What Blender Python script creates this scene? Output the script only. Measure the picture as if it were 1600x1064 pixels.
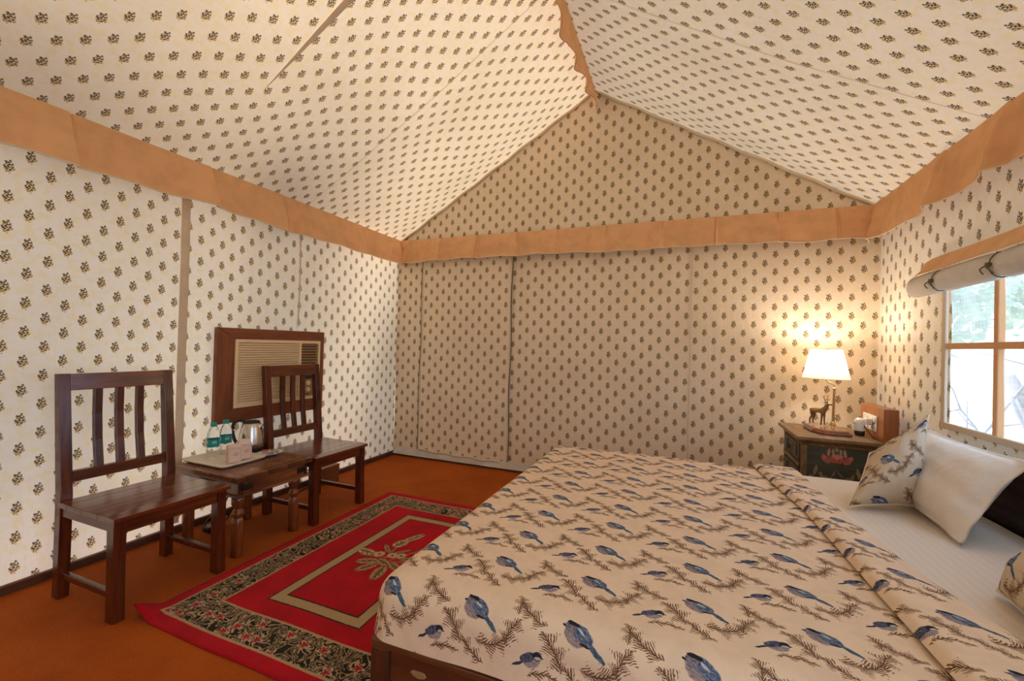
import bpy, bmesh, math, random
from mathutils import Vector, Matrix, noise as mnoise
random.seed(7)
PI = math.pi
scene = bpy.context.scene
C = scene.collection
for o in list(bpy.data.objects): bpy.data.objects.remove(o)

# ------------------------------------------------------------------ camera
ROOM_W, ROOM_D, ROOM_F = 3.974, 3.66, -0.75      # width, back wall, front wall
Z_EAVE, Z_RIDGE = 2.18, 3.374
XR = ROOM_W / 2
cam_d = bpy.data.cameras.new('camera'); cam = bpy.data.objects.new('camera', cam_d); C.objects.link(cam)
cam_d.sensor_width = 36.0; cam_d.lens = 667.9 / 1600 * 36; cam_d.clip_start = 0.05; cam_d.clip_end = 200
F_ = Vector((-0.37003653, 0.92894853, 0.01129609)); R_ = Vector((0.92875832, 0.36961902, 0.02810282)); U_ = Vector((-0.02193082, -0.02089041, 0.99954121))
m = Matrix.Identity(4)
for i in range(3): m[i][0] = R_[i]; m[i][1] = U_[i]; m[i][2] = -F_[i]; m[i][3] = (2.7327, 0, 1.15)[i]
cam.matrix_world = m
scene.camera = cam

# ------------------------------------------------------------------ world, sun, exposure
w = bpy.data.worlds.new('sky'); scene.world = w; w.use_nodes = True
bg = w.node_tree.nodes['Background']
bg.inputs['Color'].default_value = (0.66, 0.83, 1.0, 1); bg.inputs['Strength'].default_value = 2.6
sun_d = bpy.data.lights.new('sun', 'SUN'); sun_d.energy = 14.0; sun_d.angle = math.radians(22); sun_d.color = (1.0, 0.86, 0.70)
sun = bpy.data.objects.new('sun', sun_d); C.objects.link(sun)
sun.rotation_euler = Vector((-0.68, 0.25, 0.69)).to_track_quat('Z', 'Y').to_euler()
vs = scene.view_settings
vs.view_transform = 'Standard'; vs.look = 'None'; vs.gamma = 1.0; vs.use_curve_mapping = False
vs.exposure = 0.42

# ------------------------------------------------------------------ node helper
class T:
    """small expression builder on a shader node tree"""
    def __init__(s, name, rough=0.8, spec=0.3):
        s.mat = bpy.data.materials.new(name); s.mat.use_nodes = True
        s.nt = s.mat.node_tree; s.nt.nodes.clear()
        s.out = s.nt.nodes.new('ShaderNodeOutputMaterial')
    def n(s, t, **kw):
        nd = s.nt.nodes.new(t)
        for k, v in kw.items(): setattr(nd, k, v)
        return nd
    def put(s, sock, v):
        if v is None: return
        if isinstance(v, bpy.types.NodeSocket): s.nt.links.new(v, sock)
        elif isinstance(v, (tuple, list)) and sock.type == 'RGBA': sock.default_value = tuple(v) if len(v) == 4 else (*v, 1)
        else: sock.default_value = v
    def m(s, op, a, b=None, c=None, clamp=False):
        nd = s.n('ShaderNodeMath', operation=op); nd.use_clamp = clamp
        for i, v in enumerate((a, b, c)): s.put(nd.inputs[i], v)
        return nd.outputs[0]
    def v(s, op, a, b=None, c=None, scale=None):
        nd = s.n('ShaderNodeVectorMath', operation=op)
        for i, q in enumerate((a, b, c)): s.put(nd.inputs[i], q)
        if scale is not None: s.put(nd.inputs['Scale'], scale)
        return nd.outputs['Value'] if op in ('LENGTH', 'DOT_PRODUCT', 'DISTANCE') else nd.outputs['Vector']
    def sep(s, v):
        nd = s.n('ShaderNodeSeparateXYZ'); s.put(nd.inputs[0], v); return nd.outputs
    def com(s, x, y, z=0.0):
        nd = s.n('ShaderNodeCombineXYZ'); s.put(nd.inputs[0], x); s.put(nd.inputs[1], y); s.put(nd.inputs[2], z); return nd.outputs[0]
    def uv(s): return s.n('ShaderNodeTexCoord').outputs['UV']
    def obj(s): return s.n('ShaderNodeTexCoord').outputs['Object']
    def map(s, v, loc=(0, 0, 0), rot=0.0, scale=(1, 1, 1), tex=True):
        nd = s.n('ShaderNodeMapping', vector_type='TEXTURE' if tex else 'POINT'); s.put(nd.inputs[0], v)
        nd.inputs['Location'].default_value = loc; nd.inputs['Rotation'].default_value = rot if isinstance(rot, tuple) else (0, 0, rot); nd.inputs['Scale'].default_value = scale
        return nd.outputs[0]
    def noise(s, v, scale, detail=2.0, rough=0.5, dim='3D', dist=0.0):
        nd = s.n('ShaderNodeTexNoise', noise_dimensions=dim); s.put(nd.inputs['Vector'], v)
        nd.inputs['Scale'].default_value = scale; nd.inputs['Detail'].default_value = detail; nd.inputs['Roughness'].default_value = rough; nd.inputs['Distortion'].default_value = dist
        return nd.outputs[0]
    def noisec(s, v, scale, dim='2D'):
        nd = s.n('ShaderNodeTexNoise', noise_dimensions=dim); s.put(nd.inputs['Vector'], v); nd.inputs['Scale'].default_value = scale; nd.inputs['Detail'].default_value = 1
        return nd.outputs['Color']
    def vor(s, v, scale, feature='F1', dim='2D', rnd=1.0):
        nd = s.n('ShaderNodeTexVoronoi', voronoi_dimensions=dim, feature=feature); s.put(nd.inputs['Vector'], v)
        nd.inputs['Scale'].default_value = scale; nd.inputs['Randomness'].default_value = rnd
        return nd.outputs
    def mix(s, f, a, b):
        nd = s.n('ShaderNodeMix', data_type='RGBA'); s.put(nd.inputs[0], f); s.put(nd.inputs[6], a); s.put(nd.inputs[7], b); return nd.outputs[2]
    def step(s, v, lo, hi, a=0.0, b=1.0):      # smooth ramp a..b
        nd = s.n('ShaderNodeMapRange', interpolation_type='SMOOTHSTEP'); s.put(nd.inputs[0], v)
        nd.inputs[1].default_value = lo; nd.inputs[2].default_value = hi; nd.inputs[3].default_value = a; nd.inputs[4].default_value = b
        return nd.outputs[0]
    def inside(s, d, e=0.06, r=1.0): return s.step(d, r - e, r + e, 1.0, 0.0)
    def ell(s, p, cx, cy, rx, ry, ang=0.0, wrap=None, e=0.06):
        if wrap: p = s.v('WRAP', p, (cx + wrap[0] / 2, cy + wrap[1] / 2, 1), (cx - wrap[0] / 2, cy - wrap[1] / 2, -1))
        return s.inside(s.v('LENGTH', s.map(p, (cx, cy, 0), ang, (rx, ry, 1))), e)
    def bump(s, h, dist, strength=1.0):
        nd = s.n('ShaderNodeBump'); s.put(nd.inputs['Height'], h); nd.inputs['Distance'].default_value = dist; nd.inputs['Strength'].default_value = strength
        return nd.outputs[0]
    def bsdf(s, col, rough=0.6, spec=0.5, normal=None, metal=0.0, coat=0.0, trans=0.0, emis=None, estr=0.0, alpha=None, sheen=0.0, ior=None, coat_rough=0.1):
        nd = s.n('ShaderNodeBsdfPrincipled')
        s.put(nd.inputs['Base Color'], col); s.put(nd.inputs['Roughness'], rough); s.put(nd.inputs['Specular IOR Level'], spec); s.put(nd.inputs['Metallic'], metal)
        nd.inputs['Coat Weight'].default_value = coat; nd.inputs['Coat Roughness'].default_value = coat_rough
        nd.inputs['Transmission Weight'].default_value = trans; nd.inputs['Sheen Weight'].default_value = sheen
        if ior: nd.inputs['IOR'].default_value = ior
        if normal is not None: s.put(nd.inputs['Normal'], normal)
        if emis is not None: s.put(nd.inputs['Emission Color'], emis); nd.inputs['Emission Strength'].default_value = estr
        return nd.outputs[0]
    def mixsh(s, f, a, b):
        nd = s.n('ShaderNodeMixShader'); s.put(nd.inputs[0], f); s.put(nd.inputs[1], a); s.put(nd.inputs[2], b); return nd.outputs[0]
    def done(s, sh): s.nt.links.new(sh, s.out.inputs['Surface']); return s.mat

def cloth_shader(t, col, transl, normal=None, rough=0.9):
    d = t.n('ShaderNodeBsdfDiffuse'); t.put(d.inputs[0], col)
    if normal is not None: t.put(d.inputs['Normal'], normal)
    if transl <= 0: return d.outputs[0]
    tr = t.n('ShaderNodeBsdfTranslucent'); t.put(tr.inputs[0], col)
    if normal is not None: t.put(tr.inputs['Normal'], normal)
    return t.mixsh(transl, d.outputs[0], tr.outputs[0])

# ------------------------------------------------------------------ materials
def boota_fabric(name, transl, base=(0.86, 0.78, 0.66), blank=False):
    """cream cotton block-printed with half-drop flower sprigs; UV in metres"""
    t = T(name); uv = t.uv()
    n1 = t.noise(uv, 26, 3, 0.6, '2D'); n2 = t.noise(t.map(uv, scale=(2.0, 0.7, 1)), 34, 2, 0.6, '2D')
    col = t.mix(t.m('MULTIPLY', t.step(n1, 0.48, 0.66), 0.75), base, (base[0] * 0.99, base[1] * 0.95, base[2] * 0.72))
    col = t.mix(t.m('MULTIPLY', t.step(n2, 0.55, 0.70), 0.35), col, (base[0] * 0.97, base[1] * 0.92, base[2] * 0.70))
    big = t.noise(uv, 1.7, 3, 0.6, '2D')
    col = t.mix(t.step(big, 0.35, 0.75, 0.0, 0.22), col, (base[0] * 0.78, base[1] * 0.72, base[2] * 0.62))
    if not blank:
        PX, PY = 0.134, 0.131
        ux, uy, _ = t.sep(uv)
        a = t.m('DIVIDE', ux, PX); b = t.m('DIVIDE', uy, PY)
        rs = t.m('ROUND', t.m('ADD', a, b)); rt = t.m('ROUND', t.m('SUBTRACT', a, b))
        la = t.m('MULTIPLY', t.m('SUBTRACT', a, t.m('MULTIPLY', t.m('ADD', rs, rt), 0.5)), PX)
        lb = t.m('MULTIPLY', t.m('SUBTRACT', b, t.m('MULTIPLY', t.m('SUBTRACT', rs, rt), 0.5)), PY)
        p = t.com(la, lb)
        vo = t.vor(t.map(p, (0.003, 0.001, 0), 0.5, (1.15, 0.85, 1)), 118, 'F1', '2D', 0.9)
        sc = t.n('ShaderNodeSeparateColor'); t.put(sc.inputs[0], vo['Color']); cr, cg, cb = sc.outputs
        d = t.v('LENGTH', t.map(p, (0, 0, 0), 0, (0.0180, 0.0290, 1)))
        d2 = t.m('ADD', d, t.m('MULTIPLY', cb, 0.22))
        leaf = t.m('MULTIPLY', t.step(vo['Distance'], 0.45, 0.53, 1.0, 0.0), t.step(d2, 1.0, 1.1, 1.0, 0.0))
        dark = t.mix(t.step(cr, 0.45, 0.55), (0.028, 0.044, 0.046), (0.085, 0.070, 0.026))
        dark = t.mix(t.step(cg, 0.60, 0.66), dark, (0.46, 0.25, 0.06))
        core = t.ell(p, 0.001, 0.003, 0.0055, 0.008, 0.3)
        dark = t.mix(core, dark, (0.10, 0.040, 0.018))
        halo = t.m('MULTIPLY', t.step(d2, 0.75, 1.0, 1.0, 0.0), 0.32)
        col = t.mix(halo, col, (0.50, 0.36, 0.14))
        col = t.mix(t.m('MULTIPLY', leaf, 0.95), col, dark)
    weave = t.noise(t.map(uv, scale=(0.6, 0.12, 1)), 60, 2, 0.5, '2D')
    wr = t.noise(t.map(uv, scale=(0.35, 1.3, 1)), 5, 3, 0.6, '2D')
    nrm = t.bump(t.m('ADD', t.m('MULTIPLY', weave, 0.08), wr), 0.012, 0.5)
    return t.done(cloth_shader(t, col, transl, nrm))

def plain_cloth(name, col, transl=0.15, var=0.15, wrinkle=0.012, scale=5, stretch=(1, 1, 1), obj=False):
    t = T(name); p = t.obj() if obj else t.uv()
    n = t.noise(p, 9, 3, 0.6)
    c = t.mix(t.step(n, 0.35, 0.7), col, tuple(x * (1 - var) for x in col))
    wr = t.noise(t.map(p, scale=stretch), scale, 4, 0.6); wv = t.noise(p, 420, 1)
    return t.done(cloth_shader(t, c, transl, t.bump(t.m('ADD', wr, t.m('MULTIPLY', wv, 0.05)), wrinkle, 0.6)))

def wood(name, c1, c2, rough=0.35, axis='X', scale=1.0, coat=0.3, spec=0.5, dark=(0.02, 0.008, 0.004), knots=0.5):
    t = T(name); p = t.obj()
    st = {'X': (6, 0.55, 0.55), 'Y': (0.55, 6, 0.55), 'Z': (0.55, 0.55, 6)}[axis]
    q = t.map(p, scale=tuple(x * scale for x in st))
    n = t.noise(q, 12, 6, 0.65, dist=0.6); f = t.noise(q, 70, 3, 0.6)
    big = t.noise(t.map(p, scale=tuple(1 if x < 1 else 2.5 for x in st)), 5.5 / scale, 2, 0.5)
    c = t.mix(t.step(n, 0.32, 0.68), c1, c2)
    c = t.mix(t.m('MULTIPLY', t.step(f, 0.5, 0.75), 0.22), c, dark)
    c = t.mix(t.m('MULTIPLY', t.step(big, 0.52, 0.70), knots), c, dark)
    r = t.step(n, 0.2, 0.8, rough * 0.8, rough * 1.25)
    return t.done(t.bsdf(c, r, spec, t.bump(t.m('ADD', n, t.m('MULTIPLY', f, 0.4)), 0.0012, 0.5), coat=coat, coat_rough=0.18))

def simple(name, col, rough=0.5, metal=0.0, spec=0.5, var=0.06, coat=0.0, scale=30, trans=0.0, ior=None, bump=0.0006):
    t = T(name); p = t.obj(); n = t.noise(p, scale, 3, 0.6)
    c = t.mix(n, tuple(min(1, x * (1 + var)) for x in col), tuple(x * (1 - var) for x in col))
    return t.done(t.bsdf(c, rough, spec, t.bump(n, bump, 0.4) if bump else None, metal=metal, coat=coat, trans=trans, ior=ior))

M = {}
M['fab_roof'] = boota_fabric('printed_roof_cotton', 0.085, (0.90, 0.785, 0.635))
M['roof_hem'] = plain_cloth('plain_roof_hem', (0.88, 0.74, 0.55), 0.10, 0.05)
M['roof_tape'] = plain_cloth('plain_roof_tape', (0.86, 0.72, 0.58), 0.075, 0.1)
M['fab_left'] = boota_fabric('printed_left_wall_cotton', 0.12, (0.88, 0.835, 0.77))
M['fab_wall'] = boota_fabric('printed_wall_cotton', 0.06, (0.87, 0.785, 0.67))
M['fab_back'] = boota_fabric('printed_partition_cotton', 0.0, (0.88, 0.745, 0.60))
M['fab_back_seam'] = plain_cloth('plain_partition_seam', (0.78, 0.65, 0.51), 0.0, 0.1)
M['fab_plain'] = plain_cloth('plain_seam_cotton', (0.77, 0.63, 0.48), 0.08, 0.1)
M['tan'] = plain_cloth('tan_valance_cotton', (0.86, 0.50, 0.265), 0.06, 0.12, 0.010, 6, (1, 2.0, 1))
M['piping'] = plain_cloth('cream_hem_cotton', (0.82, 0.70, 0.55), 0.0, 0.1, obj=True)
M['white_cloth'] = plain_cloth('off_white_canvas', (0.80, 0.74, 0.66), 0.2, 0.1, 0.01, 9, obj=True)
M['red_wood_x'] = wood('rosewood_x', (0.135, 0.027, 0.008), (0.055, 0.010, 0.0035), 0.24, 'X', spec=0.35, coat=0.35, knots=0.3)
M['red_wood_y'] = wood('rosewood_y', (0.185, 0.040, 0.011), (0.080, 0.015, 0.005), 0.20, 'Y', spec=0.4, coat=0.5, knots=0.35)
M['red_wood_z'] = wood('rosewood_z', (0.135, 0.027, 0.008), (0.055, 0.010, 0.0035), 0.24, 'Z', spec=0.35, coat=0.35, knots=0.3)
M['table_y'] = wood('honey_rosewood_y', (0.30, 0.105, 0.036), (0.14, 0.042, 0.014), 0.28, 'Y', coat=0.4, knots=0.6)
M['table_z'] = wood('honey_rosewood_z', (0.28, 0.074, 0.018), (0.12, 0.030, 0.008), 0.20, 'Z', coat=0.45, knots=0.8)
M['frame_y'] = wood('red_brown_board_y', (0.28, 0.082, 0.028), (0.18, 0.048, 0.017), 0.45, 'Y', coat=0.1, knots=0.1)
M['frame_z'] = wood('red_brown_board_z', (0.28, 0.082, 0.028), (0.18, 0.048, 0.017), 0.45, 'Z', coat=0.1, knots=0.1)
M['bed_x'] = wood('bed_teak_x', (0.14, 0.045, 0.018), (0.075, 0.022, 0.010), 0.35, 'X', coat=0.25, knots=0.4)
M['bed_y'] = wood('bed_teak_y', (0.14, 0.045, 0.018), (0.075, 0.022, 0.010), 0.35, 'Y', coat=0.25, knots=0.4)
M['bed_z'] = wood('bed_teak_z', (0.10, 0.034, 0.015), (0.05, 0.016, 0.009), 0.35, 'Z', coat=0.25, knots=0.4)
M['headboard'] = wood('dark_headboard_wood', (0.030, 0.009, 0.006), (0.014, 0.005, 0.004), 0.5, 'Y', coat=0.0, spec=0.25, knots=0.2)
M['box_wood'] = wood('orange_box_wood', (0.42, 0.14, 0.035), (0.30, 0.09, 0.022), 0.32, 'Z', coat=0.3, knots=0.1)
M['box_side'] = wood('orange_box_wood_side', (0.30, 0.09, 0.024), (0.22, 0.062, 0.016), 0.32, 'Z', coat=0.3, knots=0.1)
M['plaque'] = wood('plaque_wood', (0.26, 0.085, 0.035), (0.15, 0.045, 0.02), 0.22, 'Y', coat=0.6, knots=0.1)
M['chest_green'] = wood('weathered_green_paint', (0.075, 0.070, 0.038), (0.040, 0.042, 0.026), 0.5, 'X', coat=0.05, knots=0.3)
M['chest_wood'] = wood('antiqued_chest_wood', (0.26, 0.14, 0.050), (0.13, 0.066, 0.026), 0.42, 'Y', coat=0.1, knots=0.4)
M['skirting'] = wood('brown_skirting_wood', (0.13, 0.045, 0.018), (0.085, 0.028, 0.012), 0.6, 'Y', coat=0.0)
M['small_box'] = wood('brown_floor_box_wood', (0.24, 0.075, 0.025), (0.16, 0.048, 0.016), 0.5, 'Y', coat=0.0, knots=0.1)
M['ac_plastic'] = simple('aged_beige_plastic', (0.88, 0.68, 0.42), 0.45, var=0.04)
M['ac_dark'] = simple('dark_duct_plastic', (0.045, 0.028, 0.016), 0.7)
M['ac_panel'] = simple('brown_control_panel', (0.36, 0.22, 0.12), 0.4)
M['steel'] = simple('brushed_steel', (0.66, 0.60, 0.54), 0.26, metal=1.0, var=0.03)
M['brass'] = simple('antique_brass', (0.62, 0.45, 0.24), 0.28, metal=1.0)
M['bronze'] = simple('patinated_bronze', (0.28, 0.17, 0.075), 0.38, metal=0.85, var=0.25)
M['black'] = simple('black_plastic', (0.012, 0.012, 0.013), 0.35)
M['teal'] = simple('teal_plastic_cap', (0.012, 0.33, 0.25), 0.4)
M['white'] = simple('white_plastic', (0.80, 0.76, 0.70), 0.35, var=0.03)
M['tray'] = simple('cream_melamine', (0.80, 0.70, 0.55), 0.4, var=0.04)
M['plate'] = simple('white_glazed_ceramic', (0.82, 0.78, 0.72), 0.2, var=0.03)
M['water'] = simple('clear_bottle_plastic', (0.97, 0.99, 1.0), 0.04, trans=1.0, ior=1.20, var=0.0, bump=0)
M['tie'] = simple('olive_tie_cord', (0.16, 0.13, 0.07), 0.9)
M['bark'] = simple('pale_grey_bark', (0.16, 0.14, 0.13), 0.95, var=0.3, scale=12, bump=0.01)
M['leaf_a'] = plain_cloth('green_leaf', (0.30, 0.42, 0.24), 0.5, 0.35, obj=True)
M['leaf_b'] = plain_cloth('pale_green_leaf', (0.44, 0.56, 0.38), 0.5, 0.35, obj=True)
M['dirt'] = simple('dry_leaf_litter', (0.42, 0.37, 0.32), 0.95, var=0.45, scale=5, bump=0.02)

def floor_mat():
    t = T('rust_coir_matting'); p = t.obj()
    n = t.noise(p, 2.2, 4, 0.6); f = t.noise(t.map(p, scale=(1.8, 0.8, 1)), 160, 3, 0.65); g = t.noise(p, 38, 3, 0.6)
    c = t.mix(t.step(n, 0.3, 0.7), (0.46, 0.098, 0.0045), (0.35, 0.066, 0.003))
    c = t.mix(t.m('MULTIPLY', t.step(f, 0.45, 0.75), 0.45), c, (0.16, 0.030, 0.002))
    c = t.mix(t.m('MULTIPLY', t.step(g, 0.5, 0.75), 0.25), c, (0.46, 0.12, 0.012))
    return t.done(t.bsdf(c, 0.85, 0.2, t.bump(t.m('ADD', f, g), 0.004, 0.6)))
M['floor'] = floor_mat()

def sheet_mat():
    t = T('white_satin_stripe_sheet'); p = t.obj(); x, y, z = t.sep(p)
    s = t.m('SINE', t.m('MULTIPLY', x, 2 * PI / 0.028)); st = t.step(s, -0.15, 0.15)
    c = t.mix(st, (0.80, 0.69, 0.585), (0.765, 0.65, 0.54)); wr = t.noise(t.map(p, scale=(1, 1.6, 1)), 5, 4, 0.6)
    return t.done(t.bsdf(c, t.step(st, 0, 1, 0.75, 0.5), 0.3, t.bump(wr, 0.012, 0.5), sheen=0.1))
M['sheet'] = sheet_mat()
M['pillow_white'] = plain_cloth('white_pillow_cotton', (0.82, 0.735, 0.66), 0.05, 0.04, 0.03, 3.2, obj=True)

BP = (0.262, 0.202)       # repeat of the bird print
def bird_print(name, base=(0.86, 0.665, 0.50), simple_=False):
    t = T(name); p = t.uv()
    jig = t.noisec(p, 55); p = t.v('ADD', p, t.v('SCALE', t.v('SUBTRACT', jig, (0.5, 0.5, 0.5)), scale=0.006))
    px, py, _ = t.sep(p); p = t.com(px, py)
    n = t.noise(p, 14, 3, 0.6, '2D')
    col = t.mix(t.step(n, 0.3, 0.7), base, tuple(x * 0.93 for x in base))
    rag = t.noise(p, 130, 2, 0.6, '2D')
    # pine sprigs : centre, half-length, angle, bend, needle reach, needles
    sprigs = [(-0.124, 0.014, 0.046, PI - 0.55, -0.10, 0.022, 10), (-0.058, -0.046, 0.046, PI - 0.92, 0.10, 0.031, 9), (-0.006, -0.100, 0.040, PI - 0.72, -0.06, 0.020, 7),
              (0.052, -0.072, 0.046, 0.30, 0.22, 0.028, 9), (0.094, -0.030, 0.036, 1.10, -0.12, 0.027, 8), (0.106, 0.036, 0.028, 1.75, 0.1, 0.020, 7),
              (-0.080, -0.103, 0.042, 0.06, -0.12, 0.012, 8)]
    ink = None; stems = None
    for (cx, cy, L, ang, bend, reach, cnt) in sprigs:
        q = t.v('WRAP', p, (cx + BP[0] / 2, cy + BP[1] / 2, 1), (cx - BP[0] / 2, cy - BP[1] / 2, -1))
        x, y, _ = t.sep(t.map(q, (cx, cy, 0), ang, (L, L, 1)))
        d = t.m('MULTIPLY_ADD', t.m('MULTIPLY', x, x), bend * -2, y)
        ad = t.m('ABSOLUTE', d); ax = t.m('ABSOLUTE', x)
        ph = t.m('MULTIPLY_ADD', t.m('SUBTRACT', x, t.m('MULTIPLY', ad, 1.5)), cnt * 0.50, t.m('MULTIPLY_ADD', t.m('SIGN', d), 0.22, t.m('MULTIPLY', rag, 1.0)))
        tri = t.m('PINGPONG', ph, 0.5)
        rr = reach / L
        cl = t.m('MULTIPLY_ADD', t.m('PINGPONG', t.m('MULTIPLY_ADD', x, 1.35, t.m('MULTIPLY', t.m('SIGN', d), 0.22)), 0.5), 1.5, 0.28)
        lim = t.m('MULTIPLY', t.m('SUBTRACT', 1.05, t.m('POWER', ax, 4.0)), t.m('MULTIPLY', cl, t.m('MULTIPLY_ADD', rag, 1.5, 0.35)))
        rel = t.m('DIVIDE', ad, t.m('MAXIMUM', t.m('MULTIPLY', lim, rr), 0.01))
        th = t.m('MULTIPLY_ADD', rel, -0.30, 0.42)
        nd = t.m('MULTIPLY', t.step(t.m('SUBTRACT', tri, th), -0.05, 0.05, 1.0, 0.0), t.step(rel, 0.9, 1.05, 1.0, 0.0))
        nd = t.m('MULTIPLY', nd, t.step(ax, 0.98, 1.02, 1.0, 0.0))
        st = t.m('MULTIPLY', t.step(ad, 0.008, 0.028, 1.0, 0.0), t.step(ax, 0.70, 0.95, 1.0, 0.0))
        ink = nd if ink is None else t.m('MAXIMUM', ink, nd); stems = st if stems is None else t.m('MAXIMUM', stems, st)
    col = t.mix(t.m('MULTIPLY', ink, 0.93), col, t.mix(rag, (0.10, 0.044, 0.022), (0.24, 0.12, 0.06)))
    col = t.mix(stems, col, (0.085, 0.036, 0.020))
    feather = t.step(t.noise(t.map(p, rot=-0.55, scale=(2.2, 0.55, 1)), 190, 2, 0.6, '2D'), 0.42, 0.60)
    ctr = [0.0, 0.0, 0.80]
    E = lambda cx, cy, rx, ry, a=0, e=0.08: t.ell(p, ctr[0] + (cx - ctr[0]) * ctr[2], ctr[1] + (cy - ctr[1]) * ctr[2], rx * ctr[2], ry * ctr[2], math.radians(a), BP, e)
    blue = t.mix(feather, (0.060, 0.092, 0.185), (0.21, 0.255, 0.33)); navy = t.mix(feather, (0.040, 0.050, 0.095), (0.17, 0.17, 0.24)); pale = t.mix(feather, (0.40, 0.31, 0.30), (0.22, 0.18, 0.20))
    # large blue bird
    col = t.mix(E(0.047, -0.031, 0.034, 0.0075, -38), col, t.mix(feather, (0.045, 0.085, 0.15), (0.13, 0.20, 0.27)))
    col = t.mix(E(-0.014, -0.002, 0.036, 0.028, -22), col, pale)
    col = t.mix(E(0.003, 0.005, 0.037, 0.020, -33), col, blue)
    col = t.mix(E(-0.033, 0.016, 0.017, 0.0155, 0), col, t.mix(feather, (0.30, 0.27, 0.30), (0.13, 0.12, 0.17)))
    col = t.mix(E(-0.025, 0.027, 0.020, 0.0065, -12), col, (0.030, 0.028, 0.040))
    col = t.mix(E(-0.052, 0.017, 0.0055, 0.0035, -10), col, (0.03, 0.026, 0.03))
    col = t.mix(E(0.000, 0.010, 0.014, 0.003, -35), col, (0.60, 0.58, 0.58))
    col = t.mix(E(0.014, -0.022, 0.015, 0.0035, -8), col, (0.05, 0.035, 0.035))
    # small dark bird on a twig
    bx, by = -0.113, -0.080; ctr[:] = [bx, by, 0.86]
    col = t.mix(E(bx - 0.036, by - 0.017, 0.019, 0.0038, 28), col, (0.055, 0.055, 0.085))
    col = t.mix(E(bx + 0.002, by + 0.001, 0.027, 0.020, 18), col, t.mix(feather, (0.42, 0.34, 0.34), (0.27, 0.22, 0.26)))
    col = t.mix(E(bx - 0.006, by + 0.005, 0.026, 0.0115, 27), col, navy)
    col = t.mix(E(bx + 0.019, by + 0.014, 0.0125, 0.0115, 0), col, (0.035, 0.036, 0.055))
    col = t.mix(E(bx + 0.021, by + 0.0085, 0.0085, 0.004, 10), col, (0.55, 0.50, 0.48))
    col = t.mix(E(bx + 0.032, by + 0.012, 0.005, 0.002, 0), col, (0.02, 0.02, 0.03))
    wr = t.noise(t.map(p, scale=(1, 1.5, 1)), 7, 3, 0.6, '2D'); wv = t.noise(t.map(p, scale=(2.5, 0.5, 1)), 260, 2, 0.5, '2D')
    return t.done(cloth_shader(t, col, 0.0, t.bump(t.m('ADD', wr, t.m('MULTIPLY', wv, 0.10)), 0.010, 0.55)))
M['birds'] = bird_print('bird_print_cotton')
M['birds_cushion'] = bird_print('bird_print_cushion_cotton', (0.66, 0.535, 0.40))

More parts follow.
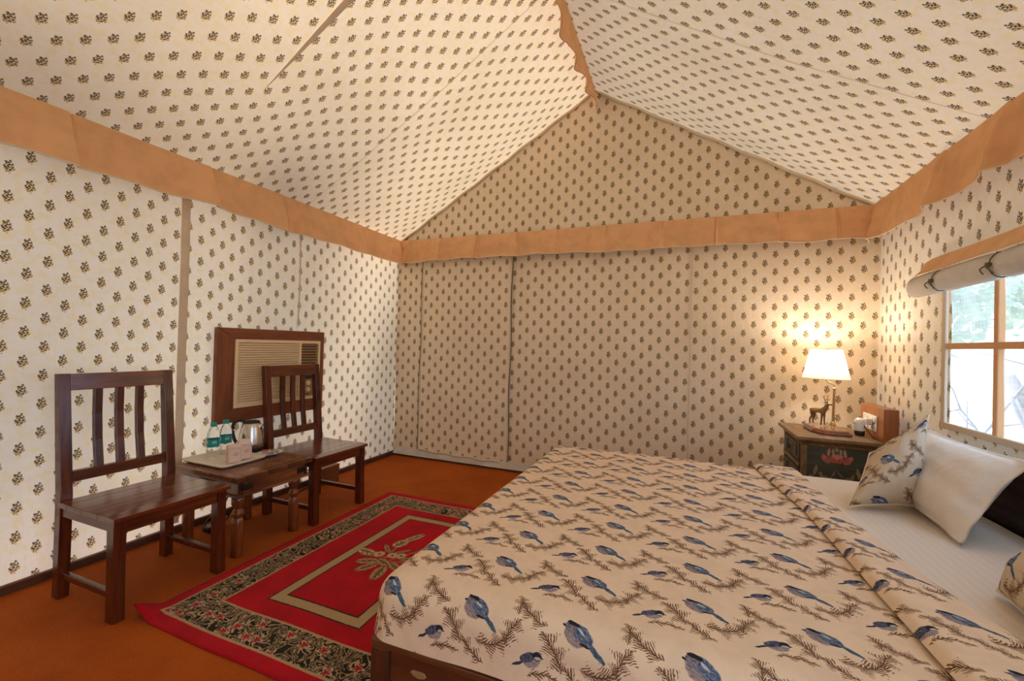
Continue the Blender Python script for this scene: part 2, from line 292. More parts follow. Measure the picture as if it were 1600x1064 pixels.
RUG_W, RUG_L = 1.25, 1.64
def rug_mat():
    t = T('wool_rug'); uv = t.uv(); x, y, _ = t.sep(uv)
    jig = t.noisec(uv, 180); p = t.v('ADD', uv, t.v('SCALE', t.v('SUBTRACT', jig, (0.5, 0.5, 0.5)), scale=0.006)); x, y, _ = t.sep(p); p = t.com(x, y)
    d = t.m('MINIMUM', t.m('SUBTRACT', RUG_W / 2, t.m('ABSOLUTE', x)), t.m('SUBTRACT', RUG_L / 2, t.m('ABSOLUTE', y)))   # inset from rug edge
    red = t.mix(t.step(t.noise(p, 5, 3, 0.6, '2D'), 0.3, 0.7), (0.56, 0.0045, 0.016), (0.43, 0.0035, 0.012))
    red = t.mix(t.m('MULTIPLY', t.step(t.noise(p, 23, 3, 0.7, '2D'), 0.55, 0.75), 0.3), red, (0.50, 0.016, 0.035))
    cream = (0.50, 0.345, 0.185); black = (0.020, 0.016, 0.010)
    # scrolling border: contour lines of a noise, and star flowers
    sn = t.noise(p, 13, 1.0, 0.35, '2D', 1.6)
    scr = t.m('PINGPONG', t.m('MULTIPLY', sn, 7.5), 0.5)
    scroll = t.step(scr, 0.28, 0.33)
    bcol = t.mix(scroll, black, t.mix(t.noise(p, 60, 1, 0.5, '2D'), (0.36, 0.23, 0.12), (0.58, 0.42, 0.26)))
    vo = t.vor(p, 11.5, 'F1', '2D', 0.75)
    rel = t.v('SUBTRACT', t.v('SCALE', p, scale=1.0), vo['Position'])
    rx, ry, _ = t.sep(rel)
    ang = t.m('ARCTAN2', ry, rx); r = t.v('LENGTH', rel)
    pet = t.m('MULTIPLY_ADD', t.m('COSINE', t.m('MULTIPLY', ang, 5.0)), 0.0085, 0.020)
    sc = t.n('ShaderNodeSeparateColor'); t.put(sc.inputs[0], vo['Color']); on = t.step(sc.outputs[0], 0.30, 0.36)
    bcol = t.mix(t.m('MULTIPLY', on, t.step(t.m('SUBTRACT', r, pet), -0.001, 0.002, 1, 0)), bcol, (0.58, 0.42, 0.28))
    bcol = t.mix(t.m('MULTIPLY', on, t.step(t.m('SUBTRACT', r, t.m('MULTIPLY', pet, 0.66)), -0.001, 0.002, 1, 0)), bcol, (0.45, 0.02, 0.025))
    def band(a, b): return t.m('MULTIPLY', t.step(d, a - 0.0015, a + 0.0015), t.step(d, b - 0.0015, b + 0.0015, 1, 0))
    col = t.mix(band(0.058, 0.215), red, bcol)
    col = t.mix(band(0.056, 0.067), col, cream); col = t.mix(band(0.207, 0.217), col, cream)
    # inner frame (its own margins)
    fx = t.m('SUBTRACT', 0.245, t.m('ABSOLUTE', x)); fy = t.m('SUBTRACT', 0.510, t.m('ABSOLUTE', y)); fd = t.m('MINIMUM', fx, fy)
    def fb(a, b): return t.m('MULTIPLY', t.step(fd, a - 0.001, a + 0.001), t.step(fd, b - 0.001, b + 0.001, 1, 0))
    col = t.mix(fb(-0.007, 0.055), col, black); col = t.mix(fb(0.0, 0.047), col, cream)
    # spray of flowers in the middle
    vein = t.step(t.m('PINGPONG', t.m('MULTIPLY', t.noise(p, 42, 1, 0.4, '2D', 1.0), 7.0), 0.5), 0.20, 0.28)
    leafc = t.mix(vein, (0.12, 0.065, 0.03), (0.42, 0.27, 0.13)); petc = t.mix(vein, (0.20, 0.10, 0.04), (0.56, 0.42, 0.24))
    rag = t.v('ADD', p, t.v('SCALE', t.v('SUBTRACT', t.noisec(p, 45), (0.5, 0.5, 0.5)), scale=0.022))
    E = lambda cx, cy, rx, ry, a, c, col, q=p: t.mix(t.ell(q, cx, cy, rx, ry, math.radians(a), None, 0.07), col, c)
    stem = (0.30, 0.17, 0.08)
    def leaf(cx, cy, rx, ry, a, col, c_in, c_edge, nv, tooth, swap=False):      # serrated, veined leaf or petal
        if swap: rx, ry = ry, rx
        q = t.map(p, (cx, cy, 0), math.radians(a), (rx, ry, 1)); lx, ly, _ = t.sep(q); al = t.m('ABSOLUTE', ly); d_ = t.v('LENGTH', q)
        ph = t.m('PINGPONG', t.m('MULTIPLY', t.m('SUBTRACT', lx, t.m('MULTIPLY', al, 0.7)), nv), 0.5)
        m_ = t.inside(t.m('ADD', d_, t.m('MULTIPLY', ph, tooth * 2)), 0.05, 1.05)
        vn = t.m('MAXIMUM', t.step(al, 0.07, 0.14, 1, 0), t.step(ph, 0.06, 0.13, 1, 0))
        c = t.mix(vn, t.mix(t.step(d_, 0.35, 0.8), c_in, c_edge), (0.075, 0.035, 0.018))
        return t.mix(m_, col, c)
    for (cx, cy, rx, ry, a) in [(-0.03, 0.06, 0.008, 0.11, 10), (0.06, 0.05, 0.007, 0.10, -28), (-0.09, -0.02, 0.08, 0.007, 10), (0.10, -0.02, 0.08, 0.007, 12)]:
        col = E(cx, cy, rx, ry, a, stem, col)
    for (cx, cy, rx, ry, a) in [(-0.085, -0.075, 0.065, 0.030, 25), (-0.045, -0.125, 0.068, 0.030, 62), (0.045, -0.145, 0.075, 0.034, -78), (0.0, -0.055, 0.06, 0.026, -20), (0.085, -0.07, 0.06, 0.026, -25), (0.10, 0.02, 0.05, 0.022, 35), (-0.075, 0.075, 0.060, 0.014, -42), (0.02, 0.075, 0.055, 0.012, 48)]:
        col = leaf(cx, cy, rx, ry, a, col, (0.36, 0.22, 0.10), (0.56, 0.40, 0.22), 2.2, 0.30)
    for (cx, cy, rx, ry, a) in [(-0.155, 0.005, 0.055, 0.030, -5), (-0.045, 0.155, 0.036, 0.052, -12), (-0.015, 0.245, 0.026, 0.070, -25), (0.135, 0.105, 0.034, 0.055, -25), (0.165, 0.0, 0.035, 0.03, 20)]:
        col = leaf(cx, cy, rx, ry, a + (90 if ry > rx else 0), col, (0.46, 0.32, 0.16), (0.62, 0.47, 0.28), 1.6, 0.16, ry > rx)
    for (cx, cy) in [(-0.075, 0.01), (0.045, 0.035), (0.0, 0.02)]:
        col = E(cx, cy, 0.027, 0.027, 0, (0.58, 0.43, 0.25), col, rag); col = E(cx, cy, 0.007, 0.007, 0, black, col)
    pile = t.noise(uv, 700, 2, 0.6, '2D')
    return t.done(t.bsdf(col, 0.95, 0.1, t.bump(t.m('ADD', pile, t.noise(uv, 60, 2, 0.6, '2D')), 0.004, 0.6), sheen=0.05))
M['rug'] = rug_mat()

def lotus_mat():
    """old dark green panel painted with a red lotus and curling leaves; UV in metres from the panel's centre"""
    t = T('lotus_painted_panel'); p = t.uv()
    p = t.v('ADD', p, t.v('SCALE', t.v('SUBTRACT', t.noisec(p, 70), (0.5, 0.5, 0.5)), scale=0.010)); x, y, _ = t.sep(p); p = t.com(x, y)
    n = t.noise(t.map(p, scale=(3, 0.6, 1)), 20, 5, 0.7, '2D')
    col = t.mix(t.step(n, 0.3, 0.75), (0.050, 0.050, 0.030), (0.085, 0.072, 0.040))
    wear = t.noise(p, 60, 3, 0.7, '2D')
    def E(cx, cy, rx, ry, a, c, col): return t.mix(t.m('MULTIPLY', t.ell(p, cx, cy, rx, ry, math.radians(a), None, 0.12), t.step(wear, 0.30, 0.5, 0.45, 1.0)), col, c)
    def ring(cx, cy, rx, ry, wd, c, col, lo=-9, hi=9):
        d = t.v('LENGTH', t.map(p, (cx, cy, 0), 0, (rx, ry, 1)))
        m_ = t.step(t.m('ABSOLUTE', t.m('SUBTRACT', d, 1.0)), wd, wd + 0.08, 1, 0)
        m_ = t.m('MULTIPLY', m_, t.m('MULTIPLY', t.step(y, lo - 0.001, lo + 0.001), t.step(y, hi - 0.001, hi + 0.001, 1, 0)))
        return t.mix(m_, col, c)
    ol = (0.26, 0.20, 0.09)
    for s in (-1, 1):
        col = ring(s * 0.055, -0.075, 0.040, 0.048, 0.05, ol, col, -0.09, 0.1)
        col = ring(s * 0.115, -0.085, 0.020, 0.055, 0.10, ol, col, -0.10, 0.1)
        col = ring(s * 0.020, -0.085, 0.013, 0.026, 0.10, ol, col)
        col = E(s * 0.070, -0.020, 0.012, 0.006, 40 * s, ol, col); col = E(s * 0.095, -0.005, 0.008, 0.02, 20 * s, ol, col)
        col = E(s * 0.016, -0.016, 0.020, 0.003, 50 * -s, (0.30, 0.17, 0.12), col)
        col = E(s * 0.048, 0.036, 0.020, 0.012, 25 * s, (0.42, 0.10, 0.06), col); col = E(s * 0.060, 0.046, 0.010, 0.008, 0, (0.5, 0.13, 0.08), col)
        col = E(s * 0.036, 0.062, 0.007, 0.014, 10 * s, (0.52, 0.20, 0.14), col); col = E(s * 0.017, 0.066, 0.006, 0.011, 0, (0.36, 0.26, 0.16), col)
    col = E(0, 0.040, 0.036, 0.014, 0, (0.48, 0.085, 0.055), col); col = E(0, 0.050, 0.026, 0.009, 0, (0.60, 0.19, 0.13), col); col = E(0, 0.074, 0.008, 0.008, 0, (0.24, 0.2, 0.11), col)
    return t.done(t.bsdf(col, 0.45, 0.4, t.bump(n, 0.001, 0.5)))
M['lotus'] = lotus_mat()

def paper_mat():
    t = T('printed_paper_cover'); p = t.uv(); x, y, _ = t.sep(p)     # uv: metres from the face centre
    n = t.noise(p, 90, 3, 0.6, '2D'); col = t.mix(n, (0.78, 0.62, 0.54), (0.70, 0.54, 0.46))
    red = (0.50, 0.06, 0.07)
    dash = t.step(t.m('PINGPONG', t.m('MULTIPLY', t.m('ADD', x, y), 140.0), 0.5), 0.2, 0.25)
    fd = t.m('MINIMUM', t.m('SUBTRACT', 0.0255, t.m('ABSOLUTE', x)), t.m('SUBTRACT', 0.038, t.m('ABSOLUTE', t.m('ADD', y, 0.002))))
    fr = t.m('MULTIPLY', t.step(t.m('ABSOLUTE', fd), 0.0005, 0.0012, 1, 0), dash)
    col = t.mix(t.m('MULTIPLY', fr, 0.85), col, red)
    sc = t.step(t.m('PINGPONG', t.m('MULTIPLY', t.noise(p, 120, 1, 0.5, '2D', 1.0), 8.0), 0.5), 0.28, 0.36)
    logo = t.m('MULTIPLY', sc, t.ell(p, 0.005, 0.004, 0.014, 0.010, 0.0)); col = t.mix(logo, col, red)
    return t.done(t.bsdf(col, 0.8, 0.2, t.bump(t.noise(p, 40, 3, 0.6, '2D'), 0.003, 0.5)))
M['paper'] = paper_mat()
def label_mat():
    t = T('teal_bottle_label'); p = t.uv(); x, y, _ = t.sep(p)
    n = t.noise(p, 60, 2, 0.5, '2D'); col = t.mix(n, (0.008, 0.22, 0.24), (0.015, 0.30, 0.30))
    ltr = t.m('MULTIPLY', t.step(t.m('PINGPONG', t.m('MULTIPLY', x, 130), 0.5), 0.2, 0.26), t.step(t.noise(p, 170, 0, 0.5, '2D'), 0.42, 0.5))
    xx = t.m('PINGPONG', x, 0.055)
    box = t.m('MULTIPLY', t.m('MULTIPLY', t.step(xx, 0.018, 0.019), t.step(xx, 0.044, 0.045, 1, 0)), t.step(t.m('ABSOLUTE', t.m('SUBTRACT', y, 0.006)), 0.006, 0.007, 1, 0))
    col = t.mix(t.m('MULTIPLY', ltr, box), col, (0.75, 0.78, 0.76))
    return t.done(t.bsdf(col, 0.35, 0.5))
M['label'] = label_mat()
def pane_mat():
    t = T('hazy_window_film'); p = t.uv(); x, y, _ = t.sep(p)
    gx = t.step(t.m('PINGPONG', t.m('MULTIPLY', x, 45.0), 0.5), 0.05, 0.10, 1, 0); gy = t.step(t.m('PINGPONG', t.m('MULTIPLY', y, 45.0), 0.5), 0.05, 0.10, 1, 0)
    g = t.m('MAXIMUM', gx, gy); hz = t.noise(p, 6, 3, 0.6, '2D')
    tp = t.n('ShaderNodeBsdfTransparent'); tp.inputs[0].default_value = (0.72, 0.84, 1.0, 1)
    f = t.m('ADD', t.m('MULTIPLY', g, 0.05), t.step(hz, 0.3, 0.7, 0.26, 0.38))
    return t.done(t.mixsh(f, tp.outputs[0], cloth_shader(t, (0.86, 0.92, 1.0), 0.75)))
M['pane'] = pane_mat()
def shade_mat():
    t = T('lit_cream_shade'); p = t.obj(); n = t.noise(t.map(p, scale=(1, 1, 8)), 60, 2)
    return t.done(cloth_shader(t, t.mix(n, (0.92, 0.84, 0.70), (0.86, 0.77, 0.62)), 0.45))
M['shade'] = shade_mat()
def glow_mat():
    t = T('glowing_bulb'); e = t.n('ShaderNodeEmission'); e.inputs[0].default_value = (1.0, 0.72, 0.40, 1); e.inputs[1].default_value = 14
    return t.done(e.outputs[0])
M['bulb'] = glow_mat()

# ------------------------------------------------------------------ object helpers
def link(name, me, mat=None, parent=None, loc=(0, 0, 0), rot=(0, 0, 0), smooth=False, bevel=0.0, seg=2):
    o = bpy.data.objects.new(name, me); C.objects.link(o)
    if mat is not None:
        me.materials.clear(); me.materials.append(M[mat] if isinstance(mat, str) else mat)
    o.location = loc; o.rotation_euler = rot
    if parent is not None: o.parent = parent
    if smooth:
        for f in me.polygons: f.use_smooth = True
    if bevel:
        b = o.modifiers.new('bevel', 'BEVEL'); b.width = bevel; b.segments = seg; b.limit_method = 'ANGLE'; b.angle_limit = math.radians(40)
    return o
def bm_me(bm, name='mesh'):
    bmesh.ops.recalc_face_normals(bm, faces=bm.faces[:])
    me = bpy.data.meshes.new(name); bm.to_mesh(me); bm.free(); return me
def add_box(bm, c, s, rot=None, taper=None):
    r = bmesh.ops.create_cube(bm, size=1.0)['verts']
    for v in r:
        k = 1.0
        if taper and v.co.z < 0: k = taper
        v.co = Vector((v.co.x * s[0] * k, v.co.y * s[1] * k, v.co.z * s[2]))
        if rot: v.co = rot @ v.co
        v.co += Vector(c)
    return r
def box_between(bm, lo, hi): add_box(bm, [(a + b) / 2 for a, b in zip(lo, hi)], [b - a for a, b in zip(lo, hi)])
def boxo(name, lo, hi, mat, parent=None, bevel=0.004, **kw):
    bm = bmesh.new(); c = [(a + b) / 2 for a, b in zip(lo, hi)]
    add_box(bm, (0, 0, 0), [b - a for a, b in zip(lo, hi)])
    return link(name, bm_me(bm), mat, parent, c, bevel=bevel, **kw)
def lathe(prof, n=24, cap=True):
    bm = bmesh.new(); rings = []
    for r, z in prof: rings.append([bm.verts.new((r * math.cos(2 * PI * i / n), r * math.sin(2 * PI * i / n), z)) for i in range(n)])
    for a, b in zip(rings, rings[1:]):
        for i in range(n): bm.faces.new((a[i], a[(i + 1) % n], b[(i + 1) % n], b[i]))
    if cap: bm.faces.new(rings[0][::-1]); bm.faces.new(rings[-1])
    return bm
def tube(bm, pts, r, n=8):
    pts = [Vector(p) for p in pts]; rs = r if isinstance(r, (list, tuple)) else [r] * len(pts); rings = []
    for i, p in enumerate(pts):
        t = (pts[min(i + 1, len(pts) - 1)] - pts[max(i - 1, 0)]).normalized()
        a = t.cross(Vector((0, 0, 1))); a = a if a.length > 0.05 else t.cross(Vector((1, 0, 0))); a.normalize(); b = t.cross(a)
        rings.append([bm.verts.new(p + (a * math.cos(2 * PI * k / n) + b * math.sin(2 * PI * k / n)) * rs[i]) for k in range(n)])
    for a, b in zip(rings, rings[1:]):
        for i in range(n): bm.faces.new((a[i], a[(i + 1) % n], b[(i + 1) % n], b[i]))
    bm.faces.new(rings[0][::-1]); bm.faces.new(rings[-1])
def spline(pts, n=8):
    out = []; P = [Vector(p) for p in pts]; P = [P[0]] + P + [P[-1]]
    for i in range(1, len(P) - 2):
        for k in range(n):
            t = k / n; a, b, c, d = P[i - 1:i + 3]
            out.append(0.5 * ((2 * b) + (c - a) * t + (2 * a - 5 * b + 4 * c - d) * t * t + (3 * b - a - 3 * c + d) * t ** 3))
    out.append(P[-2]); return out
def grid(nu, nv, fn, uvfn=None, skip=None):
    """fn(i/nu, j/nv) -> xyz"""
    vs_ = [fn(i / nu, j / nv) for j in range(nv + 1) for i in range(nu + 1)]; fs = []
    for j in range(nv):
        for i in range(nu):
            if skip and skip((i + 0.5) / nu, (j + 0.5) / nv): continue
            a = j * (nu + 1) + i; fs.append((a, a + 1, a + nu + 2, a + nu + 1))
    me = bpy.data.meshes.new('grid'); me.from_pydata([tuple(v) for v in vs_], [], fs)
    if uvfn:
        uvs = [uvfn(i / nu, j / nv) for j in range(nv + 1) for i in range(nu + 1)]
        ul = me.uv_layers.new(name='UVMap')
        for l in me.loops: ul.data[l.index].uv = uvs[l.vertex_index]
    me.update(); return me
def empty(name, loc=(0, 0, 0), rz=0.0):
    o = bpy.data.objects.new(name, None); C.objects.link(o); o.location = loc; o.rotation_euler = (0, 0, rz); o.empty_display_size = 0.1; return o
def tag(o, label=None, cat=None, group=None, kind=None):
    if label: o['label'] = label
    if cat: o['category'] = cat
    if group: o['group'] = group
    if kind: o['kind'] = kind
    return o
def struct(o): o['kind'] = 'structure'; return o
def copy_tree(o, parent=None):
    c = o.copy(); C.objects.link(c); c.parent = parent
    for ch in [x for x in bpy.data.objects if x.parent is o]: copy_tree(ch, c)
    return c
def N(x, y, z=0.0): return mnoise.noise(Vector((x, y, z)))

# ------------------------------------------------------------------ tent shell
WX = ROOM_W
bm = bmesh.new(); box_between(bm, (-0.35, ROOM_F - 0.2, -0.05), (WX + 0.35, ROOM_D + 0.12, 0.0)); struct(link('floor', bm_me(bm), 'floor'))
LEN = ROOM_D - ROOM_F
def wall_ripple(y, z, s):       # soft hanging folds
    return 0.010 * N(y * 2.1, z * 0.9, s) + 0.006 * N(y * 6.0, z * 1.2, s + 5)
def left_x(y, z): return 0.0 + wall_ripple(y, z, 1.0) - 0.010
me = grid(90, 44, lambda u, v: (left_x(ROOM_F + u * LEN, v * Z_EAVE), ROOM_F + u * LEN, v * Z_EAVE), lambda u, v: (ROOM_F + u * LEN - 0.033, v * Z_EAVE + 0.032))
struct(tag(link('wall_left', me, 'fab_left', smooth=True), 'cream block-printed tent wall behind the two wooden chairs', 'wall')); wall_left = bpy.data.objects['wall_left']
WIN_Y0, WIN_Y1, WIN_Z0, WIN_Z1 = 1.725, 2.808, 0.822, 1.60
ADDED_DOOR_Y0, ADDED_DOOR_Y1 = -0.65, 0.55          # unseen doorway opening, added beside the camera to let in sky light
def right_x(y, z): return WX + wall_ripple(y, z, 9.0) + 0.010
ys = [ROOM_F + LEN * i / 80 for i in range(81)]; zs = [Z_EAVE * i / 44 for i in range(45)]
def snap(a, vals):
    for v in vals:
        k = min(range(len(a)), key=lambda i: abs(a[i] - v)); a[k] = v
    return a
snap(ys, (WIN_Y0, WIN_Y1)); snap(zs, (WIN_Z0, WIN_Z1))
me = grid(80, 44, lambda u, v: (right_x(ys[round(u * 80)], zs[round(v * 44)]), ys[round(u * 80)], zs[round(v * 44)]), lambda u, v: (ys[round(u * 80)], zs[round(v * 44)] + 0.05),
          skip=lambda u, v: (ADDED_DOOR_Y0 < ROOM_F + LEN * u < ADDED_DOOR_Y1 and 0.02 < Z_EAVE * v < 1.92) or WIN_Y0 < ROOM_F + LEN * u < WIN_Y1 and WIN_Z0 < Z_EAVE * v < WIN_Z1 and WIN_Y0 <= ys[int(u * 80)] < WIN_Y1 and WIN_Z0 <= zs[int(v * 44)] < WIN_Z1)
wall_right = struct(tag(link('wall_right', me, 'fab_wall', smooth=True), 'cream block-printed tent wall with the window behind the pillows', 'wall'))
def roof_z(x): return Z_EAVE + (Z_RIDGE - Z_EAVE) * (1 - abs(x - XR) / XR)
def back_y(x, z):
    g = 0.0
    if x > 1.25 and x < 2.6: g = 0.012 * math.sin((x - z * 0.35) * 22) * max(0, 1 - z / 1.0) * math.exp(-((x - 1.75) / 0.4) ** 2)
    return ROOM_D + 0.008 * N(x * 2, z * 0.8, 3) + 0.004 * N(x * 7, z * 1.5, 7) + g
def gable(yf, off):
    return lambda u, v: (u * WX * 1.03 - 0.015 * WX, yf(u * WX, v * roof_z(u * WX)) + off, v * roof_z(u * WX * 1.03 - 0.015 * WX))
me = grid(96, 70, gable(back_y, 0.0), lambda u, v: (u * WX * 1.03 - 0.015 * WX + 0.055, v * roof_z(u * WX * 1.03 - 0.015 * WX) + 0.02))
wall_back = struct(tag(link('wall_back', me, 'fab_back', smooth=True), 'printed cotton gable wall at the far end of the tent', 'wall'))
# front wall behind the camera
me = grid(72, 60, lambda u, v: (u * WX, ROOM_F, v * roof_z(u * WX)), lambda u, v: (u * WX, v * roof_z(u * WX)))
struct(link('wall_front', me, 'fab_wall', smooth=True))
SL = math.hypot(XR, Z_RIDGE - Z_EAVE)
def roof_pt(side):
    def f(u, v):
        y = ROOM_F + u * LEN; s = v; x = XR * s; z = Z_EAVE + (Z_RIDGE - Z_EAVE) * s
        sag = 0.035 * math.sin(PI * s) * (0.55 + 0.45 * math.cos(2 * PI * (y - 1.63) / 0.83)) * min(1, (ROOM_D - y) / 0.25 + 0.0)
        sag += 0.010 * N(y * 2.5, s * 4, 11 + side) * min(1, (ROOM_D - y) * 4) * math.sin(PI * s)
        return (x if side < 0 else WX - x, y, z - sag)
    return f
bm = bmesh.new()
ul = bm.loops.layers.uv.new('UVMap')
for side in (-1, 1):
    m2 = grid(80, 36, roof_pt(side), lambda u, v: (ROOM_F + u * LEN + 0.02, v * SL + 0.03))
    bm.from_mesh(m2)
me = bpy.data.meshes.new('ceiling'); bm.to_mesh(me); bm.free()
ceiling = struct(tag(link('ceiling', me, 'fab_roof', smooth=True), 'printed cotton tent roof with two slopes', 'ceiling'))

# sewn overlaps: tapes on the left wall and the roof, where the fabric lengths meet
def wall_seam(y, wd, z0=0.05, z1=1.97, mat='fab_plain'):
    me = grid(2, 40, lambda u, v: (left_x(y, z0 + v * (z1 - z0)) + 0.006 + 0.002 * math.sin(v * 9), y + (u - 0.5) * wd + 0.006 * math.sin(v * 3.2), z0 + v * (z1 - z0)), lambda u, v: (u * wd, v * 2))
    link('seam', me, mat, wall_left, smooth=True)
wall_seam(1.615, 0.048); wall_seam(2.43, 0.012, 1.25)
wall_seam(0.80, 0.02)
def roof_seam(side, y, w0, w1, s0, s1, mat='roof_tape'):
    f = roof_pt(side)
    def g(u, v):
        s = s0 + v * (s1 - s0); wd = w0 + (w1 - w0) * v; p = f((y - ROOM_F + (u - 0.5) * wd) / LEN, s); return (p[0], p[1], p[2] - 0.008)
    link('seam', grid(2, 30, g, lambda u, v: (u * 0.05, v * 2)), mat, ceiling, smooth=True)
roof_seam(-1, 1.63, 0.003, 0.085, 0.30, 1.0); roof_seam(-1, 2.46, 0.004, 0.004, 0.02, 1.0, 'roof_hem'); roof_seam(1, 2.46, 0.004, 0.004, 0.02, 1.0, 'roof_hem')
link('seam', grid(2, 30, lambda u, v: (2.79 + (u - 0.5) * 0.012, back_y(2.79, v * 1.95) - 0.006, 0.05 + v * 1.92), lambda u, v: (u * 0.01, v * 1.9)), 'fab_back_seam', wall_back, smooth=True)
# gable rolls where roof and end wall are tied
for k, side in enumerate((-1, 1)):
    bm = bmesh.new()
    pts = [((XR * s if side < 0 else WX - XR * s), ROOM_D - 0.012, Z_EAVE + (Z_RIDGE - Z_EAVE) * s - 0.012 + 0.006 * math.sin(s * 40)) for s in [i / 40 for i in range(41)]]
    tube(bm, pts, 0.011, 8); link('gable_roll', bm_me(bm), 'roof_hem', wall_back, smooth=True)
# outside ridge poles, rafters
def pole(name, pts, r, label):
    bm = bmesh.new(); tube(bm, pts, r, 10); o = link(name, bm_me(bm), 'bark', smooth=True); return tag(o, label, 'pole', None, None)

# ------------------------------------------------------------------ valances
def valance(name, pos, outn, length, label, seedv, pleats, ztop=2.185, drop=0.245, flip=1):
    """pos(s)->(x,y) along the eave; outn = inward normal"""
    nu = int(length / 0.004)
    def prof(s):
        b = 0.0
        for c in pleats:
            d = (s - c) * flip
            if -0.20 < d < 0.0: b += 0.060 * (1 + d / 0.20) ** 1.5
            elif 0 <= d < 0.016: b += 0.060 * (1 - d / 0.016)
        return b
    def tuck(s, v):      # narrow stitched tuck, deepest at the top
        return sum(0.030 * math.exp(-((s - c + 0.010 * v * math.sin(c * 9)) / 0.007) ** 2) * (1 - 0.55 * v) for c in pleats)
    def f(u, v):
        s = u * length; x, y = pos(s); k = 0.12 + 0.88 * v ** 0.7
        off = 0.034 - tuck(s, v) + k * (0.030 + prof(s) * 1.3 + 0.010 * N(s * 5, seedv, v * 2)) + 0.003 * N(s * 12, v * 4, seedv)
        z = ztop - v * (drop + 0.016 * N(s * 1.8, seedv * 3) + 0.010 * math.sin(s * 17 + seedv) * 0.5) - 0.25 * prof(s) * v
        return (x + outn[0] * off, y + outn[1] * off, z)
    o = struct(tag(link(name, grid(nu, 12, f, lambda u, v: (u * length, v * 0.25)), 'tan', smooth=True), label, 'valance'))
    bm = bmesh.new(); pts = [Vector(f(i / (nu // 2), 1.0)) for i in range(nu // 2 + 1)]
    tube(bm, pts, 0.0035, 6); link('hem_piping', bm_me(bm), 'piping', o, smooth=True)
    return o
valance('trim_1', lambda s: (0.0, ROOM_F + s), (1, 0), LEN - 0.01, 'tan cotton valance along the eave above the chairs', 1.3, [0.75, 1.2, 1.83, 2.48, 2.98, 3.45, 3.80, 4.15, 4.33])
valance('trim_2', lambda s: (s, ROOM_D), (0, -1), WX, 'tan cotton valance across the far gable wall', 4.1, [0.16, 0.52, 0.92, 1.32, 1.70, 2.12, 2.56, 2.95, 3.36, 3.72], drop=0.225)
valance('trim_3', lambda s: (WX, ROOM_F + s), (-1, 0), LEN - 0.01, 'tan cotton valance along the eave above the window', 7.7, [0.6, 1.2, 2.0, 2.75, 3.05, 3.5, 4.2], drop=0.26, flip=-1)
# ridge frill
def frill(u, v):
    y = ROOM_F + u * (LEN - 0.02); d = 0.140 + 0.10 * min(1, (ROOM_D - y) / 0.9) + 0.030 * abs(math.sin(y * 8.2)) + 0.014 * N(y * 4, 2)
    off = v * (0.012 + 0.030 * math.sin(y * 16.4) + 0.026 * N(y * 5, 8))
    return (XR + off, y, Z_RIDGE + 0.005 - v * d)
rf = struct(tag(link('trim_4', grid(300, 8, frill, lambda u, v: (u * LEN, v * 0.12)), 'tan', smooth=True), 'tan cotton frill hanging along the roof ridge', 'trim'))
bm = bmesh.new(); tube(bm, [frill(i / 220, 1.0) for i in range(221)], 0.004, 6); link('hem_piping', bm_me(bm), 'tan', rf, smooth=True)

# ------------------------------------------------------------------ skirting, far doorway flap
bm = bmesh.new(); pts = []
for i in range(60):
    y0 = ROOM_F + LEN * i / 60; y1 = ROOM_F + LEN * (i + 1) / 60
    add_box(bm, (0.012 + left_x((y0 + y1) / 2, 0) * 0.4, (y0 + y1) / 2, 0.018 + 0.004 * N(y0 * 3, 2)), (0.022, y1 - y0 + 0.001, 0.042))
struct(link('baseboard_left', bm_me(bm), 'skirting'))
bm = bmesh.new(); box_between(bm, (0.0, ROOM_D - 0.030, 0.0), (WX, ROOM_D - 0.006, 0.022)); struct(link('baseboard_back', bm_me(bm), 'skirting', bevel=0.004))
def hemstrip(u, v): x = 0.02 + u * 3.2; return (x, ROOM_D - 0.020 - 0.020 * (1 - v) + 0.006 * N(x * 6, v * 3, 2), 0.022 + v * (0.060 + 0.012 * N(x * 2.3, 4)))
link('ground_flap', grid(120, 5, hemstrip, lambda u, v: (u * 3.2, v * 0.06)), 'white_cloth', wall_back, smooth=True)
door = struct(tag(empty('door_1', (0.78, ROOM_D - 0.004, 0)), 'zipped printed cotton door flap in the far wall', 'door'))
def dflap(u, v):
    x = -0.475 + u * 0.95; z = 0.085 + v * 1.92; return (x, -0.010 + 0.007 * N(x * 4, z * 1.1, 5) - 0.006 * math.sin(PI * u), z - 0.02 * u * (1 - v))
link('door_panel', grid(36, 50, dflap, lambda u, v: (u * 0.95 + 0.30, v * 1.92)), 'fab_back', door, smooth=True)
for s, wd in ((0.0, 0.010), (1.0, 0.016)):
    bm = bmesh.new()
    pts = [Vector(dflap(s, i / 40)) + Vector(((-0.004 if s == 0 else 0.004) + 0.005 * math.sin(i * 0.35), -0.004, 0)) for i in range(41)]
    tube(bm, pts, 0.0042, 6); link('piping', bm_me(bm), 'piping', door, smooth=True)
    bm = bmesh.new(); tube(bm, [p + Vector((0.010 if s else -0.010, 0.002, 0)) for p in pts], 0.0035, 6); link('zip', bm_me(bm), 'tie', door, smooth=True)
bm = bmesh.new(); tube(bm, [Vector(dflap(i / 30, 0)) + Vector((0, -0.006, 0.006 * math.sin(i * 0.8))) for i in range(31)], 0.008, 6); link('bottom_hem', bm_me(bm), 'fab_plain', door, smooth=True)

